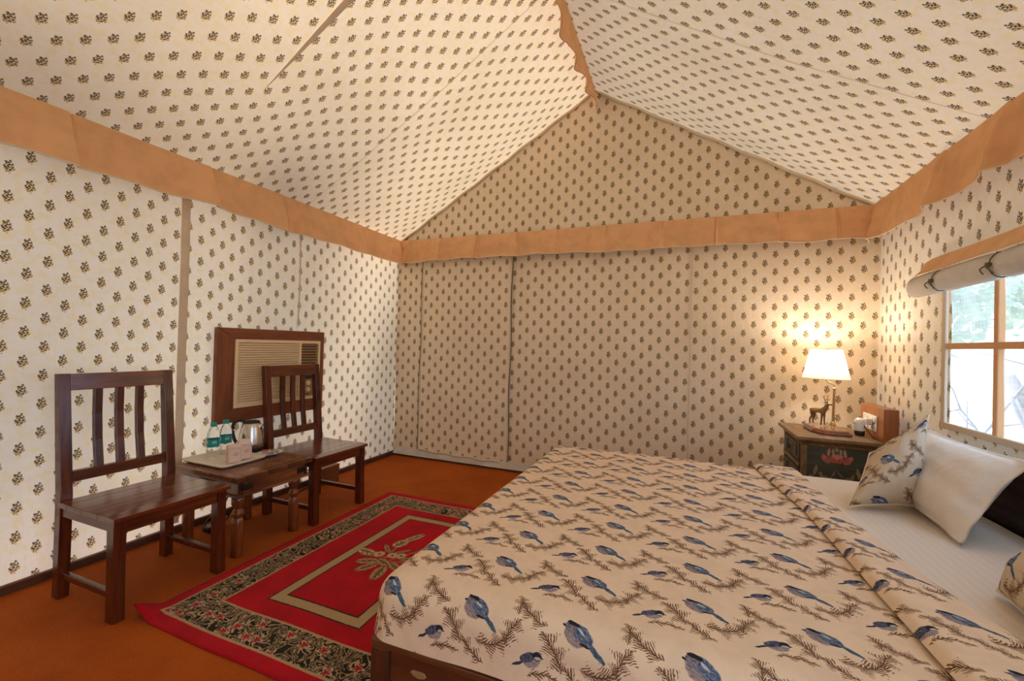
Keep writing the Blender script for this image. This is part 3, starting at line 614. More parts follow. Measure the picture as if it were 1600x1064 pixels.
# ------------------------------------------------------------------ window
win = struct(tag(empty('window_1', (WX, (WIN_Y0 + WIN_Y1) / 2, WIN_Z0)), 'tent window with tan glazing bars and hazy film', 'window'))
wy, wh = (WIN_Y1 - WIN_Y0), 0.78; ZM = 0.385
def wbox(name, y0, y1, z0, z1, mat, t0=-0.006, t1=0.016, bev=0.004): return boxo(name, (t0, y0, z0), (t1, y1, z1), mat, win, bev)
for k in range(2): wbox('glazing_bar', wy / 2 - 0.355 * (k + 1) - 0.030 * k - 0.030, wy / 2 - 0.355 * (k + 1) - 0.030 * k, 0, wh, 'tan', -0.010)
wbox('cross_bar', -wy / 2, wy / 2, ZM - 0.015, ZM + 0.015, 'tan', -0.008)
wbox('window_border', wy / 2 - 0.004, wy / 2 + 0.030, -0.03, wh, 'fab_plain', -0.014, 0.0); wbox('window_border', -wy / 2 - 0.03, -wy / 2 + 0.004, -0.03, wh, 'fab_plain', -0.014, 0.0)
wbox('window_sill', -wy / 2, wy / 2, -0.026, 0.004, 'fab_plain', -0.014, 0.0)
for k in range(3):
    y1 = wy / 2 - k * 0.385; y0 = max(y1 - 0.355, -wy / 2)
    for z0, z1 in ((0, ZM - 0.012), (ZM + 0.012, wh)):
        me = grid(6, 6, lambda u, v: (0.012 + 0.004 * math.sin(u * 7 + v * 5), y0 + u * (y1 - y0), z0 + v * (z1 - z0)), lambda u, v: (y0 + u * (y1 - y0), z0 + v * (z1 - z0)))
        link('pane', me, 'pane', win, smooth=True)
# rolled blind above it
bl = tag(empty('rolled_blind', (WX, 2.92, 1.55)), 'off-white canvas blind rolled and tied above the window', 'blind')
def rollp(u, v):
    y = 0.12 - u * 1.40; a = v * 2 * PI
    r = 0.050 * (1 - 0.35 * math.exp(-((u - 0.215) / 0.016) ** 2) - 0.30 * math.exp(-((u - 0.52) / 0.016) ** 2) - 0.30 * math.exp(-((u - 0.85) / 0.016) ** 2)) * (1 + 0.06 * N(y * 9, math.cos(a), math.sin(a)))
    if u < 0.03: r *= 0.55 + 15 * u
    zc = -0.02 - 0.0 * u
    return (-0.055 + r * 0.9 * math.cos(a), y, zc + r * 1.15 * math.sin(a))
link('canvas_roll', grid(90, 18, rollp, lambda u, v: (u, v)), 'white_cloth', bl, smooth=True)
for yy in (-0.18, -0.61, -1.07):
    bm = bmesh.new(); tube(bm, [(-0.055 + 0.044 * math.cos(a), yy + 0.004 * math.sin(a * 2), -0.02 + 0.052 * math.sin(a)) for a in [2 * PI * i / 16 for i in range(17)]], 0.0028, 6)
    tube(bm, spline([(-0.10, yy, -0.02), (-0.115, yy + 0.02, -0.035), (-0.10, yy + 0.03, -0.055)], 4), 0.0028, 6); tube(bm, spline([(-0.10, yy, -0.02), (-0.118, yy - 0.02, -0.03), (-0.10, yy - 0.035, -0.06)], 4), 0.0028, 6)
    add_box(bm, (-0.100, yy, -0.02), (0.014, 0.016, 0.016)); link('tie', bm_me(bm), 'tie', bl, smooth=True)
def flapp(u, v):
    y = 0.02 - u * 1.3; return (-0.012 - 0.085 * v ** 1.2 - 0.010 * math.sin(v * 6) + 0.006 * N(y * 4, v * 3), y + 0.02 * v, 0.125 - 0.095 * v + 0.006 * N(y * 3, v * 2, 4))
link('top_flap', grid(60, 8, flapp, lambda u, v: (u * 1.3, v * 0.1)), 'tan', bl, smooth=True)

# ------------------------------------------------------------------ outside
bm = bmesh.new(); box_between(bm, (-26, -26, -0.16), (30, 34, -0.06)); struct(tag(link('ground', bm_me(bm), 'dirt'), 'dry sunlit ground outside the tent', 'ground'))
def leaves(name, centre, rad, n, size, mat, parent, seed):
    rnd = random.Random(seed); vs_, fs = [], []
    for i in range(n):
        d = Vector((rnd.gauss(0, 1), rnd.gauss(0, 1), rnd.gauss(0, 1))).normalized() * (0.45 + 0.55 * rnd.random())
        c = Vector((centre[0] + d.x * rad[0], centre[1] + d.y * rad[1], centre[2] + d.z * rad[2]))
        a = Vector((rnd.gauss(0, 1), rnd.gauss(0, 1), rnd.gauss(0, 1))).normalized(); b = a.cross(Vector((rnd.gauss(0, 1), rnd.gauss(0, 1), rnd.gauss(0, 1)))).normalized(); s = size * (0.6 + 0.8 * rnd.random()); k = len(vs_)
        vs_ += [tuple(c - a * s), tuple(c - b * s * 0.4), tuple(c + a * s), tuple(c + b * s * 0.4)]; fs.append((k, k + 1, k + 2, k + 3))
    me = bpy.data.meshes.new(name); me.from_pydata(vs_, [], fs); o = link(name, me, mat, parent); return o
for i, (x, y, h, rx, mat, lab) in enumerate([(5.9, 8.6, 2.7, 1.3, 'leaf_b', 'pale green bushy tree seen through the left of the upper panes'), (8.5, 8.9, 2.9, 1.3, 'leaf_a', 'green tree seen through the right of the upper panes'),
                                             (7.2, 13.2, 3.8, 1.9, 'leaf_b', 'tall pale tree far behind, between the nearer two'), (11.4, 12.9, 4.0, 1.6, 'leaf_a', 'dark green tree furthest right beyond the window'), (3.0, 9.4, 3.0, 1.2, 'leaf_a', 'green tree nearest the tent corner, left of the window')]):
    e = tag(empty('tree', (x, y, -0.06)), lab, 'tree', 'trees beyond the window')
    bm = bmesh.new(); tube(bm, spline([(0, 0, 0), (0.08, 0.05, h * 0.35), (-0.05, 0.1, h * 0.7), (0.1, 0, h)], 5), [0.11 - 0.004 * k for k in range(16)], 8); link('trunk', bm_me(bm), 'bark', e, smooth=True)
    leaves('foliage', (0, 0, h * 0.86), (rx, rx, h * 0.46), 1500, 0.13, mat, e, 50 + i)
for i, (x, y, lab) in enumerate([(-1.55, 0.10, 'leafy tree shading the tent roof, beside the front of the left wall'), (-1.6, 1.50, 'leafy tree shading the tent roof, beside the middle of the left wall'), (-1.6, 2.85, 'leafy tree shading the tent roof, beside the far end of the left wall')]):
    e = tag(empty('shade_tree', (x, y, -0.06)), lab, 'tree', 'trees along the left wall')
    bm = bmesh.new(); tube(bm, spline([(-0.1, 0, 0), (-0.05, 0.05, 1.0), (0.05, 0.0, 2.2), (0, 0, 3.2)], 5), [0.10 - 0.004 * k for k in range(16)], 8); link('trunk', bm_me(bm), 'bark', e, smooth=True)
    leaves('foliage', (0, 0, 3.3), (0.55, 0.60, 1.7), 3000, 0.10, 'leaf_a', e, 80 + i)
e = tag(empty('sun_block_bush', (-1.4, 4.40, -0.06)), 'unseen bush added to block sun from the far end of the left wall', 'bush')  # out of view, added only to shade the far left wall from outside
bm = bmesh.new(); tube(bm, spline([(0, 0, 0), (0.05, 0.0, 0.6), (0.0, 0.05, 1.4)], 5), [0.05 - 0.003 * k for k in range(11)], 8); link('trunk', bm_me(bm), 'bark', e, smooth=True)
leaves('foliage', (0, 0, 1.75), (0.75, 0.85, 1.35), 3000, 0.11, 'leaf_a', e, 95)
def shrub(name, base, n, hh, lab, seed, lean=(0, 0)):
    rnd = random.Random(seed); e = tag(empty(name, base), lab, 'shrub')
    for i in range(n):
        a = rnd.random() * 2 * PI; l = hh * (0.6 + 0.5 * rnd.random()); p = Vector((0, 0, 0)); d = Vector((math.cos(a) * 0.5 + lean[0], math.sin(a) * 0.5 + lean[1], 1)).normalized(); pts = [p.copy()]
        for k in range(7):
            p = p + d * l / 7; d = (d + Vector((rnd.gauss(0, 0.28), rnd.gauss(0, 0.28), rnd.gauss(0, 0.16)))).normalized(); pts.append(p.copy())
        bm = bmesh.new(); tube(bm, pts, [0.014 - 0.0014 * k for k in range(8)], 6)
        for k in (2, 3, 4, 5):
            q = pts[k]; dd = (d + Vector((rnd.gauss(0, 0.9), rnd.gauss(0, 0.9), rnd.gauss(0, 0.5)))).normalized(); tube(bm, [q, q + dd * l * 0.15, q + dd * l * 0.28 + Vector((0, 0, rnd.gauss(0, 0.05)))], [0.007, 0.005, 0.002], 5)
        link('branch', bm_me(bm), 'bark', e, smooth=True)
    return e
shrub('bare_shrub', (4.86, 4.55, -0.06), 8, 1.75, 'leafless twiggy shrub outside the left window panes', 3, (0.1, 0)); shrub('bare_shrub', (5.6, 3.1, -0.06), 4, 1.5, 'leafless twiggy shrub outside the right window panes', 8, (0.2, -0.1))
lg = tag(empty('leaning_trunk', (4.97, 4.2, -0.06)), 'grey broken tree trunk leaning outside the window', 'trunk')
bm = bmesh.new(); tube(bm, [(0.42, -0.12, 0), (0.16, -0.05, 0.60), (-0.05, 0.0, 1.09)], [0.055, 0.048, 0.040], 10); link('trunk', bm_me(bm), 'bark', lg, smooth=True)
bm = bmesh.new(); tube(bm, spline([(0.3, -0.08, 0.28), (0.05, -0.1, 0.62), (-0.06, -0.05, 0.95)], 5), 0.014, 6); link('side_branch', bm_me(bm), 'bark', lg, smooth=True)

# ------------------------------------------------------------------ chairs
def make_chair():
    """faces +x; base point at rear-left foot corner on the floor; 0.44 deep, 0.455 wide"""
    t = empty('dining_chair')
    Wd, Dp = 0.452, 0.445; L = 0.042
    zs_, zt = 0.425, 0.968
    def slab(name, pts2, y0, y1, mat, bevel=0.003):      # extrude an x-z outline along y
        bm = bmesh.new(); a = [bm.verts.new((x, y0, z)) for x, z in pts2]; b = [bm.verts.new((x, y1, z)) for x, z in pts2]; n = len(a)
        bm.faces.new(a); bm.faces.new(b[::-1])
        for i in range(n): bm.faces.new((a[i], b[i], b[(i + 1) % n], a[(i + 1) % n]))
        return link(name, bm_me(bm), mat, t, bevel=bevel)
    back = lambda z: -0.0 if z < zs_ else -0.048 * ((z - zs_) / (zt - zs_))
    for y0 in (0.0, Wd - L):
        zz = [0, 0.1, 0.3, zs_ + 0.02, 0.6, 0.78, zt]
        slab('rear_post', [(back(z), z) for z in zz] + [(back(z) + (0.045 if z < 0.5 else 0.045 - 0.010 * (z - 0.5) / 0.47), z) for z in zz[::-1]], y0, y0 + L, 'red_wood_z')
        slab('front_leg', [(Dp - 0.044, 0), (Dp - 0.048, 0.2), (Dp - 0.055, 0.401), (Dp - 0.002, 0.401), (Dp - 0.002, 0.2), (Dp + 0.006, 0)], y0, y0 + 0.044 if y0 == 0 else y0 + L, 'red_wood_z')
        slab('side_stretcher', [(0.042, 0.085), (Dp - 0.045, 0.085), (Dp - 0.045, 0.112), (0.042, 0.112)], y0 + 0.012, y0 + 0.032, 'red_wood_x')
        slab('side_rail', [(0.040, 0.355), (Dp - 0.04, 0.355), (Dp - 0.04, 0.402), (0.040, 0.402)], y0 + 0.006, y0 + 0.032, 'red_wood_x')
    boxo('front_rail', (Dp - 0.035, L, 0.345), (Dp - 0.008, Wd - L, 0.402), 'red_wood_y', t, 0.003)
    boxo('rear_rail', (0.01, L, 0.345), (0.035, Wd - L, 0.402), 'red_wood_y', t, 0.003)
    n = 4; x0, x1 = -0.004, Dp + 0.014
    for k in range(n):
        a = x0 + (x1 - x0) * k / n; b = x0 + (x1 - x0) * (k + 1) / n - 0.0006
        if k == 0: a += 0.050
        dip = lambda x: 0.006 * math.sin(PI * (x - x0) / (x1 - x0))
        slab('seat_plank', [(a, 0.400), (b, 0.400), (b, zs_ - dip(b) - (0.006 if k == n - 1 else 0)), ((a + b) / 2, zs_ - dip((a + b) / 2)), (a, zs_ - dip(a))], -0.008, Wd + 0.008, 'red_wood_y', 0.0016)
    xb = lambda z: back(z) + 0.006
    def rail(name, z0, z1): slab(name, [(xb(z0), z0), (xb(z0) + 0.028, z0), (xb(z1) + 0.028, z1), (xb(z1), z1)], L - 0.001, Wd - L + 0.001, 'red_wood_y')
    rail('top_rail', 0.893, zt - 0.001); rail('lower_back_rail', 0.490, 0.538)
    for yc in (0.143, 0.226, 0.309):
        zz = [0.53, 0.66, 0.78, 0.90]
        slab('back_slat', [(xb(z) + 0.004 - 0.010 * math.sin(PI * (z - 0.53) / 0.37), z) for z in zz] + [(xb(z) + 0.024 - 0.010 * math.sin(PI * (z - 0.53) / 0.37), z) for z in zz[::-1]], yc - 0.016, yc + 0.016, 'red_wood_z')
    return t
ch = make_chair(); ch.location = (0.215, 1.006, 0)
tag(ch, 'dark rosewood slat-back chair at the left, beside the tea table', 'chair', 'wooden chairs by the left wall')
ch2 = copy_tree(ch); ch2.location = (0.200, 2.016, 0)
tag(ch2, 'dark rosewood slat-back chair in front of the air conditioner', 'chair', 'wooden chairs by the left wall')

# ------------------------------------------------------------------ tea table
tt = tag(empty('tea_table', (0.375, 1.755, 0)), 'low rosewood table with turned legs between the two chairs', 'table')
TT = 0.435
for k in range(3): boxo('top_plank', (-0.275, -0.188 + 0.1253 * k, TT - 0.030), (0.275, -0.188 + 0.1253 * (k + 1) - 0.001, TT), 'table_y', tt, 0.003)
for s in (-1, 1):
    boxo('top_border', (-0.275, s * 0.2145 - 0.0255, TT - 0.031), (0.275, s * 0.2145 + 0.0255, TT + 0.001), 'table_y', tt, 0.006)
    boxo('apron', (-0.255, s * 0.205 - 0.013, TT - 0.098), (0.255, s * 0.205 + 0.013, TT - 0.030), 'table_z', tt, 0.003)
    boxo('apron', (s * 0.245 - 0.013, -0.193, TT - 0.098), (s * 0.245 + 0.013, 0.193, TT - 0.030), 'table_y', tt, 0.003)
    boxo('apron_moulding', (s * 0.252 - 0.016, -0.228, TT - 0.112), (s * 0.252 + 0.016, 0.228, TT - 0.097), 'table_y', tt, 0.004); boxo('apron_moulding', (-0.236, s * 0.212 - 0.016, TT - 0.112), (0.236, s * 0.212 + 0.016, TT - 0.097), 'table_y', tt, 0.004)
    for q in (-1, 1):      # iron corner braces on the apron
        boxo('corner_strap', (s * 0.258 - 0.003, q * 0.17 - 0.030, TT - 0.080), (s * 0.258 + 0.003, q * 0.17 + 0.030, TT - 0.046), 'black', tt, 0.002)
prof = [(0.0255, 0), (0.0275, 0.004), (0.0285, 0.022), (0.026, 0.028), (0.029, 0.036), (0.026, 0.044), (0.0275, 0.06), (0.029, 0.12), (0.0285, 0.185), (0.0245, 0.198), (0.020, 0.206), (0.028, 0.216), (0.030, 0.226), (0.026, 0.236), (0.021, 0.244), (0.019, 0.254), (0.024, 0.262), (0.033, 0.276), (0.033, 0.330)]
lm = bm_me(lathe(prof, 20))
for sx in (-1, 1):
    for sy in (-1, 1):
        link('turned_leg', lm.copy(), 'table_z', tt, (sx * 0.200, sy * 0.175, 0), smooth=True)

# things on the table
TZ = TT + 0.001
tr = tag(empty('tray', (0.285, 1.700, TZ)), 'cream serving tray under the water bottles', 'tray')
bm = bmesh.new()
def rrect(hx, hy, r, z, n=6): return [(sx * (hx - r) + r * math.cos(a), sy * (hy - r) + r * math.sin(a), z) for sx, sy, a0 in ((1, 1, 0), (-1, 1, 1), (-1, -1, 2), (1, -1, 3)) for a in [(a0 + k / n) * PI / 2 for k in range(n + 1)]]
def loft(bm, rings, cap0=True, cap1=True):
    R = [[bm.verts.new(p) for p in r] for r in rings]; n = len(R[0])
    for a, b in zip(R, R[1:]):
        for i in range(n): bm.faces.new((a[i], a[(i + 1) % n], b[(i + 1) % n], b[i]))
    if cap0: bm.faces.new(R[0][::-1])
    if cap1: bm.faces.new(R[-1])
loft(bm, [rrect(0.155, 0.115, 0.02, 0), rrect(0.178, 0.138, 0.03, 0.016), rrect(0.178, 0.138, 0.03, 0.019), rrect(0.171, 0.131, 0.027, 0.018), rrect(0.150, 0.110, 0.02, 0.004)])
link('tray_body', bm_me(bm), 'tray', tr, smooth=True)
bm = bmesh.new(); tube(bm, [(p[0], p[1], p[2]) for p in rrect(0.1745, 0.1345, 0.028, 0.0185)] + [rrect(0.1745, 0.1345, 0.028, 0.0185)[0]], 0.0035, 6); link('tray_rim', bm_me(bm), 'tray', tr, smooth=True)
def bottle(loc, lab):
    b = tag(empty('water_bottle', loc), lab, 'bottle', 'water bottles on the tray')
    outer = [(0.0, 0.0), (0.026, 0.0), (0.031, 0.006), (0.0315, 0.05), (0.0295, 0.054), (0.0315, 0.058), (0.0315, 0.125), (0.030, 0.145), (0.022, 0.168), (0.0135, 0.180), (0.013, 0.192)]
    link('bottle_body', bm_me(lathe(outer, 22, False)), 'water', b, smooth=True)
    link('cap', bm_me(lathe([(0.0155, 0.184), (0.0165, 0.186), (0.0165, 0.203), (0.015, 0.206)], 22)), 'teal', b)
    link('label', grid(28, 2, lambda u, v: (0.0322 * math.cos(u * 2 * PI), 0.0322 * math.sin(u * 2 * PI), 0.068 + v * 0.046), lambda u, v: (u * 0.2, v * 0.046 - 0.023)), 'label', b, smooth=True)
    return b
bottle((0.195, 1.690, TZ + 0.006), 'clear water bottle with teal cap and label, leftmost on the tray')
bottle((0.165, 1.785, TZ + 0.006), 'clear water bottle with teal cap standing behind the paper cups')
def cup(loc, rz, lab, tip):
    c = tag(empty('covered_glass', loc, rz), lab, 'cup', 'paper covered glasses on the tray')
    link('glass', bm_me(lathe([(0.022, 0.0), (0.024, 0.003), (0.028, 0.088), (0.0265, 0.088), (0.022, 0.006)], 18)), 'water', c, smooth=True)
    bm = bmesh.new(); ulr = bm.loops.layers.uv.new('UVMap'); hw = 0.031
    low = [(-hw, -hw, 0.001), (hw, -hw, 0.001), (hw, hw, 0.001), (-hw, hw, 0.001)]; top = [(-hw * 1.02, -hw, 0.089), (hw, -hw * 1.02, 0.093), (hw * 1.02, hw, 0.088), (-hw, hw, 0.092)]
    for i in range(4):
        j = (i + 1) % 4; f = bm.faces.new([bm.verts.new(p) for p in (low[i], low[j], top[j], top[i])])
        for l, q in zip(f.loops, ((-hw, -0.045), (hw, -0.045), (hw, 0.045), (-hw, 0.045))): l[ulr].uv = q
    peak = [(-0.004, -hw * 0.9, 0.098 + tip), (0.004, hw * 0.9, 0.101 + tip * 0.5)]
    for tri in ((top[0], top[1], peak[0]), (top[2], top[3], peak[1]), (top[1], top[2], peak[1], peak[0]), (top[3], top[0], peak[0], peak[1])):
        f = bm.faces.new([bm.verts.new(p) for p in tri])
        for l, p in zip(f.loops, tri): l[ulr].uv = (p[0] + 0.2, p[1] + 0.2)
    me = bpy.data.meshes.new('cover'); bm.to_mesh(me); bm.free(); link('paper_cover', me, 'paper', c)
    return c
cup((0.372, 1.690, TZ + 0.006), math.radians(-22), 'glass in a white paper cover with red print, nearest the bottle', 0.004)
cup((0.352, 1.765, TZ + 0.006), math.radians(-15), 'glass in a white paper cover with red print and a raised corner, beside the kettle', 0.020)
kt = tag(empty('kettle', (0.185, 1.935, TZ), math.radians(205)), 'brushed steel electric kettle with black lid and handle', 'kettle')
link('kettle_base', bm_me(lathe([(0.072, 0.0), (0.076, 0.003), (0.076, 0.018), (0.070, 0.022)], 32)), 'black', kt, smooth=False)
link('kettle_body', bm_me(lathe([(0.070, 0.022), (0.073, 0.026), (0.072, 0.05), (0.066, 0.10), (0.057, 0.145), (0.051, 0.168), (0.049, 0.172)], 36)), 'steel', kt, smooth=True)
link('lid', bm_me(lathe([(0.049, 0.171), (0.0485, 0.178), (0.042, 0.185), (0.02, 0.189), (0.0, 0.190)], 32, False)), 'black', kt, smooth=True)
bm = bmesh.new(); tube(bm, spline([(0.040, 0, 0.178), (0.075, 0, 0.185), (0.108, 0, 0.168), (0.115, 0, 0.12), (0.100, 0, 0.06), (0.070, 0, 0.030)], 6), [0.010] * 31, 10); link('handle', bm_me(bm), 'black', kt, smooth=True)
bm = bmesh.new(); loft(bm, [[(-0.045, -0.022, 0.120), (-0.045, 0.022, 0.120), (-0.052, 0.012, 0.118), (-0.052, -0.012, 0.118)], [(-0.046, -0.020, 0.165), (-0.046, 0.020, 0.165), (-0.074, 0.004, 0.166), (-0.074, -0.004, 0.166)]]); link('spout', bm_me(bm), 'steel', kt, bevel=0.002)
pl = tag(empty('saucer', (0.395, 1.905, TZ)), 'white oval plate holding tea and sugar sachets', 'plate')
o = link('plate_body', bm_me(lathe([(0.0, 0.003), (0.045, 0.003), (0.068, 0.012), (0.078, 0.016), (0.079, 0.018), (0.068, 0.015), (0.046, 0.006), (0.0, 0.006)], 36, False)), 'plate', pl, smooth=True); o.scale = (0.82, 1.0, 1.0)
def sachet(loc, rz, col, lab, tilt=0.06):
    t = T('sachet_paper_' + lab.split()[0]); p = t.obj(); n = t.noise(t.map(p, scale=(1, 3, 1)), 160, 1); c = t.mix(t.step(n, 0.54, 0.60), col, (0.75, 0.70, 0.62)); mt = t.done(t.bsdf(c, 0.4, 0.5))
    bm = bmesh.new(); loft(bm, [[(-0.030, -0.012, 0), (-0.030, 0.012, 0), (-0.030, 0.012, 0.001), (-0.030, -0.012, 0.001)], [(-0.022, -0.013, -0.0005), (-0.022, 0.013, -0.0005), (-0.022, 0.011, 0.005), (-0.022, -0.011, 0.005)], [(0.022, -0.013, -0.0005), (0.022, 0.013, -0.0005), (0.022, 0.011, 0.005), (0.022, -0.011, 0.005)], [(0.030, -0.012, 0), (0.030, 0.012, 0), (0.030, 0.012, 0.001), (0.030, -0.012, 0.001)]])
    o = link('sachet', bm_me(bm), mt, None, loc, (tilt, tilt * 0.5, rz)); return tag(o, lab, 'sachet', 'sachets on the plate')
sachet((0.368, 1.905, TZ + 0.017), 1.3, (0.55, 0.02, 0.03), 'red sachet on top in the middle of the plate')
sachet((0.402, 1.940, TZ + 0.014), 1.9, (0.42, 0.24, 0.03), 'ochre and black sachet at the right of the plate')
sachet((0.425, 1.895, TZ + 0.014), 1.5, (0.05, 0.08, 0.30), 'blue sachet at the front of the plate')
sachet((0.395, 1.862, TZ + 0.011), 0.4, (0.45, 0.43, 0.42), 'grey striped sachet at the left of the plate'); sachet((0.352, 1.952, TZ + 0.012), 0.3, (0.05, 0.05, 0.05), 'black sachet at the far rim of the plate')

# cables, floor box
def cord(name, pts, r, mat, lab, parent=None):
    if parent is not None:
        inv = (Matrix.Translation(parent.location) @ parent.rotation_euler.to_matrix().to_4x4()).inverted(); pts = [inv @ Vector(p) for p in pts]
    bm = bmesh.new(); tube(bm, spline(pts, 8), r, 6); o = link(name, bm_me(bm), mat, parent, smooth=True)
    return o if parent is not None else tag(o, lab, 'cord')
cord('power_cord', [(0.095, 1.94, TZ + 0.01), (0.070, 1.96, TZ - 0.02), (0.055, 1.95, 0.25), (0.07, 1.86, 0.10), (0.12, 1.80, 0.012), (0.16, 1.76, 0.008), (0.10, 1.71, 0.010)], 0.005, 'black', None, kt)
cord('extension_cord', [(0.09, 2.03, 0.30), (0.11, 2.006, 0.33), (0.145, 2.01, 0.26), (0.16, 2.09, 0.10), (0.13, 2.2, 0.008), (0.08, 2.45, 0.008), (0.08, 2.54, 0.012)], 0.005, 'black', 'black cable looping down behind the chair by the air conditioner')
pp = tag(empty('power_strip', (0.16, 1.73, 0)), 'tangled black power adaptor on the floor under the tea table', 'adaptor')
boxo('adaptor_body', (-0.03, -0.045, 0.001), (0.03, 0.045, 0.035), 'black', pp, 0.006); bm = bmesh.new(); tube(bm, spline([(0.0, 0.045, 0.02), (0.02, 0.08, 0.06), (0.0, 0.03, 0.10), (-0.03, -0.02, 0.05), (0.0, -0.045, 0.02)], 8), 0.005, 6); link('adaptor_cable', bm_me(bm), 'black', pp, smooth=True)
fb_ = tag(empty('stabiliser_box', (0.085, 2.66, 0)), 'low brown wooden box on the floor behind the far chair', 'box')
boxo('box_body', (-0.045, -0.11, 0.0), (0.045, 0.11, 0.125), 'small_box', fb_, 0.004); boxo('box_lid', (-0.049, -0.114, 0.125), (0.049, 0.114, 0.137), 'small_box', fb_, 0.003)
bm = bmesh.new(); tube(bm, spline([(0.047, -0.06, 0.12), (0.055, -0.03, 0.06), (0.048, 0.0, 0.02)], 5), 0.002, 5); link('red_wire', bm_me(bm), simple('red_wire', (0.5, 0.03, 0.02), 0.5), fb_)

# ------------------------------------------------------------------ air conditioner in its wooden frame
ac = tag(empty('air_conditioner', (0.012, 2.222, 0.60)), 'beige window air conditioner in a red-brown wooden surround', 'air conditioner')
Y0, Y1, Z0, Z1 = -0.428, 0.430, 0.0, 0.612; iy0, iy1, iz0, iz1 = -0.310, 0.390, 0.090, 0.540
def trap(name, pts, mat):
    bm = bmesh.new(); a = [bm.verts.new((0.0, y, z)) for y, z in pts]; b = [bm.verts.new((0.030, y, z)) for y, z in pts]; bm.faces.new(a); bm.faces.new(b)
    for i in range(4): bm.faces.new((a[i], a[(i + 1) % 4], b[(i + 1) % 4], b[i]))
    link(name, bm_me(bm), mat, ac, bevel=0.003)
trap('frame_board', [(Y0, Z0), (iy0, iz0), (iy0, iz1), (Y0, Z1)], 'frame_z'); trap('frame_board', [(Y1, Z0), (iy1, iz0), (iy1, iz1), (Y1, Z1)], 'frame_z')
trap('frame_board', [(Y0, Z1), (iy0, iz1), (iy1, iz1), (Y1, Z1)], 'frame_y'); trap('frame_board', [(Y0, Z0), (iy0, iz0), (iy1, iz0), (Y1, Z0)], 'frame_y')
boxo('back_panel', (0.001, iy0, iz0), (0.008, iy1, iz1), 'ac_panel', ac, 0)
ysep = 0.190
for (a, b, c, d) in ((iy0, iy0 + 0.022, iz0, iz1), (iy1 - 0.020, iy1, iz0, iz1), (ysep, ysep + 0.020, iz0, iz1)): boxo('bezel', (0.006, a, c), (0.034, b, d), 'ac_plastic', ac, 0.003)
for c, d in ((iz0, iz0 + 0.022), (iz1 - 0.022, iz1)): boxo('bezel', (0.006, iy0 + 0.022, c), (0.033, iy1 - 0.02, d), 'ac_plastic', ac, 0.003)
ns = 25
bm = bmesh.new(); add_box(bm, (0, 0, 0), (0.014, ysep - iy0 - 0.022, 0.0125), Matrix.Rotation(math.radians(14), 3, 'Y')); sm = bm_me(bm)
for k in range(ns):
    z = iz0 + 0.03 + (iz1 - iz0 - 0.06) * k / (ns - 1); link('grille_slat', sm, 'ac_plastic' if k == 0 else None, ac, (0.020, (iy0 + 0.022 + ysep) / 2, z))
bm = bmesh.new(); add_box(bm, (0, 0, 0), (0.022, iy1 - 0.02 - ysep - 0.02, 0.006), Matrix.Rotation(math.radians(-32), 3, 'Y')); sm = bm_me(bm)
for k in range(9): link('duct_vane', sm, 'ac_panel' if k == 0 else None, ac, (0.020, (ysep + 0.02 + iy1 - 0.02) / 2, iz1 - 0.04 - 0.021 * k))
boxo('control_panel', (0.008, ysep + 0.02, iz0 + 0.022), (0.028, iy1 - 0.02, iz0 + 0.19), 'ac_panel', ac, 0.002); boxo('panel_slot', (0.020, ysep + 0.03, iz0 + 0.155), (0.030, iy1 - 0.03, iz0 + 0.185), 'ac_dark', ac, 0.001)
for z in (0.075, 0.125): link('knob', bm_me(lathe([(0.018, 0), (0.017, 0.012), (0.0, 0.013)], 18, False)), 'ac_plastic', ac, (0.028, ysep + 0.09, iz0 + z), (0, PI / 2, 0))
for z in (0.045,): boxo('badge', (0.028, ysep + 0.04, iz0 + z - 0.008), (0.0295, ysep + 0.10, iz0 + z), 'black', ac, 0)

# ------------------------------------------------------------------ rug
RX, RY = 0.695 + RUG_W / 2, 1.068 + RUG_L / 2
def rugp(u, v):
    x = (u - 0.5) * RUG_W; y = (v - 0.5) * RUG_L; z = 0.010 + 0.002 * N(x * 4, y * 4)
    e = max(0, -x - RUG_W / 2 + 0.09) * max(0, -y - RUG_L / 2 + 0.10); z += 6.0 * e      # curled near-left corner
    x += 0.010 * N(y * 2.0, 3) ; y += 0.012 * N(x * 2.4, 9)
    return (x, y, z)
rug = tag(link('area_rug', grid(70, 90, rugp, lambda u, v: ((u - 0.5) * RUG_W, (v - 0.5) * RUG_L)), 'rug', None, (RX, RY, 0), smooth=True), 'red wool rug with black scroll border and cream frame', 'rug')
sd = rug.modifiers.new('thickness', 'SOLIDIFY'); sd.thickness = 0.010; sd.offset = -1

# ------------------------------------------------------------------ bed
BX0, BX1, BY0, BY1 = 1.958, 3.935, 0.962, 2.775; RAIL = 0.340
bed = tag(empty('double_bed', ((BX0 + BX1) / 2, (BY0 + BY1) / 2, 0)), 'wooden double bed with a dark headboard against the right wall', 'bed')
ox, oy = (BX0 + BX1) / 2, (BY0 + BY1) / 2
def bb(name, lo, hi, mat, bev=0.004): return boxo(name, (lo[0] - ox, lo[1] - oy, lo[2]), (hi[0] - ox, hi[1] - oy, hi[2]), mat, bed, bev)
for x in (BX0, BX1 - 0.055):
    for y in (BY0, BY1 - 0.055): bb('post', (x, y, 0), (x + 0.055, y + 0.055, RAIL - 0.020), 'bed_z')
for y in (BY0, BY1 - 0.085): bb('side_rail_cap', (BX0, y, RAIL - 0.022), (BX1 - 0.05, y + 0.085, RAIL), 'bed_x', 0.005)
for y in (BY0 + 0.012, BY1 - 0.045): bb('side_board', (BX0 + 0.055, y, 0.165), (BX1 - 0.055, y + 0.03, RAIL - 0.022), 'bed_x')
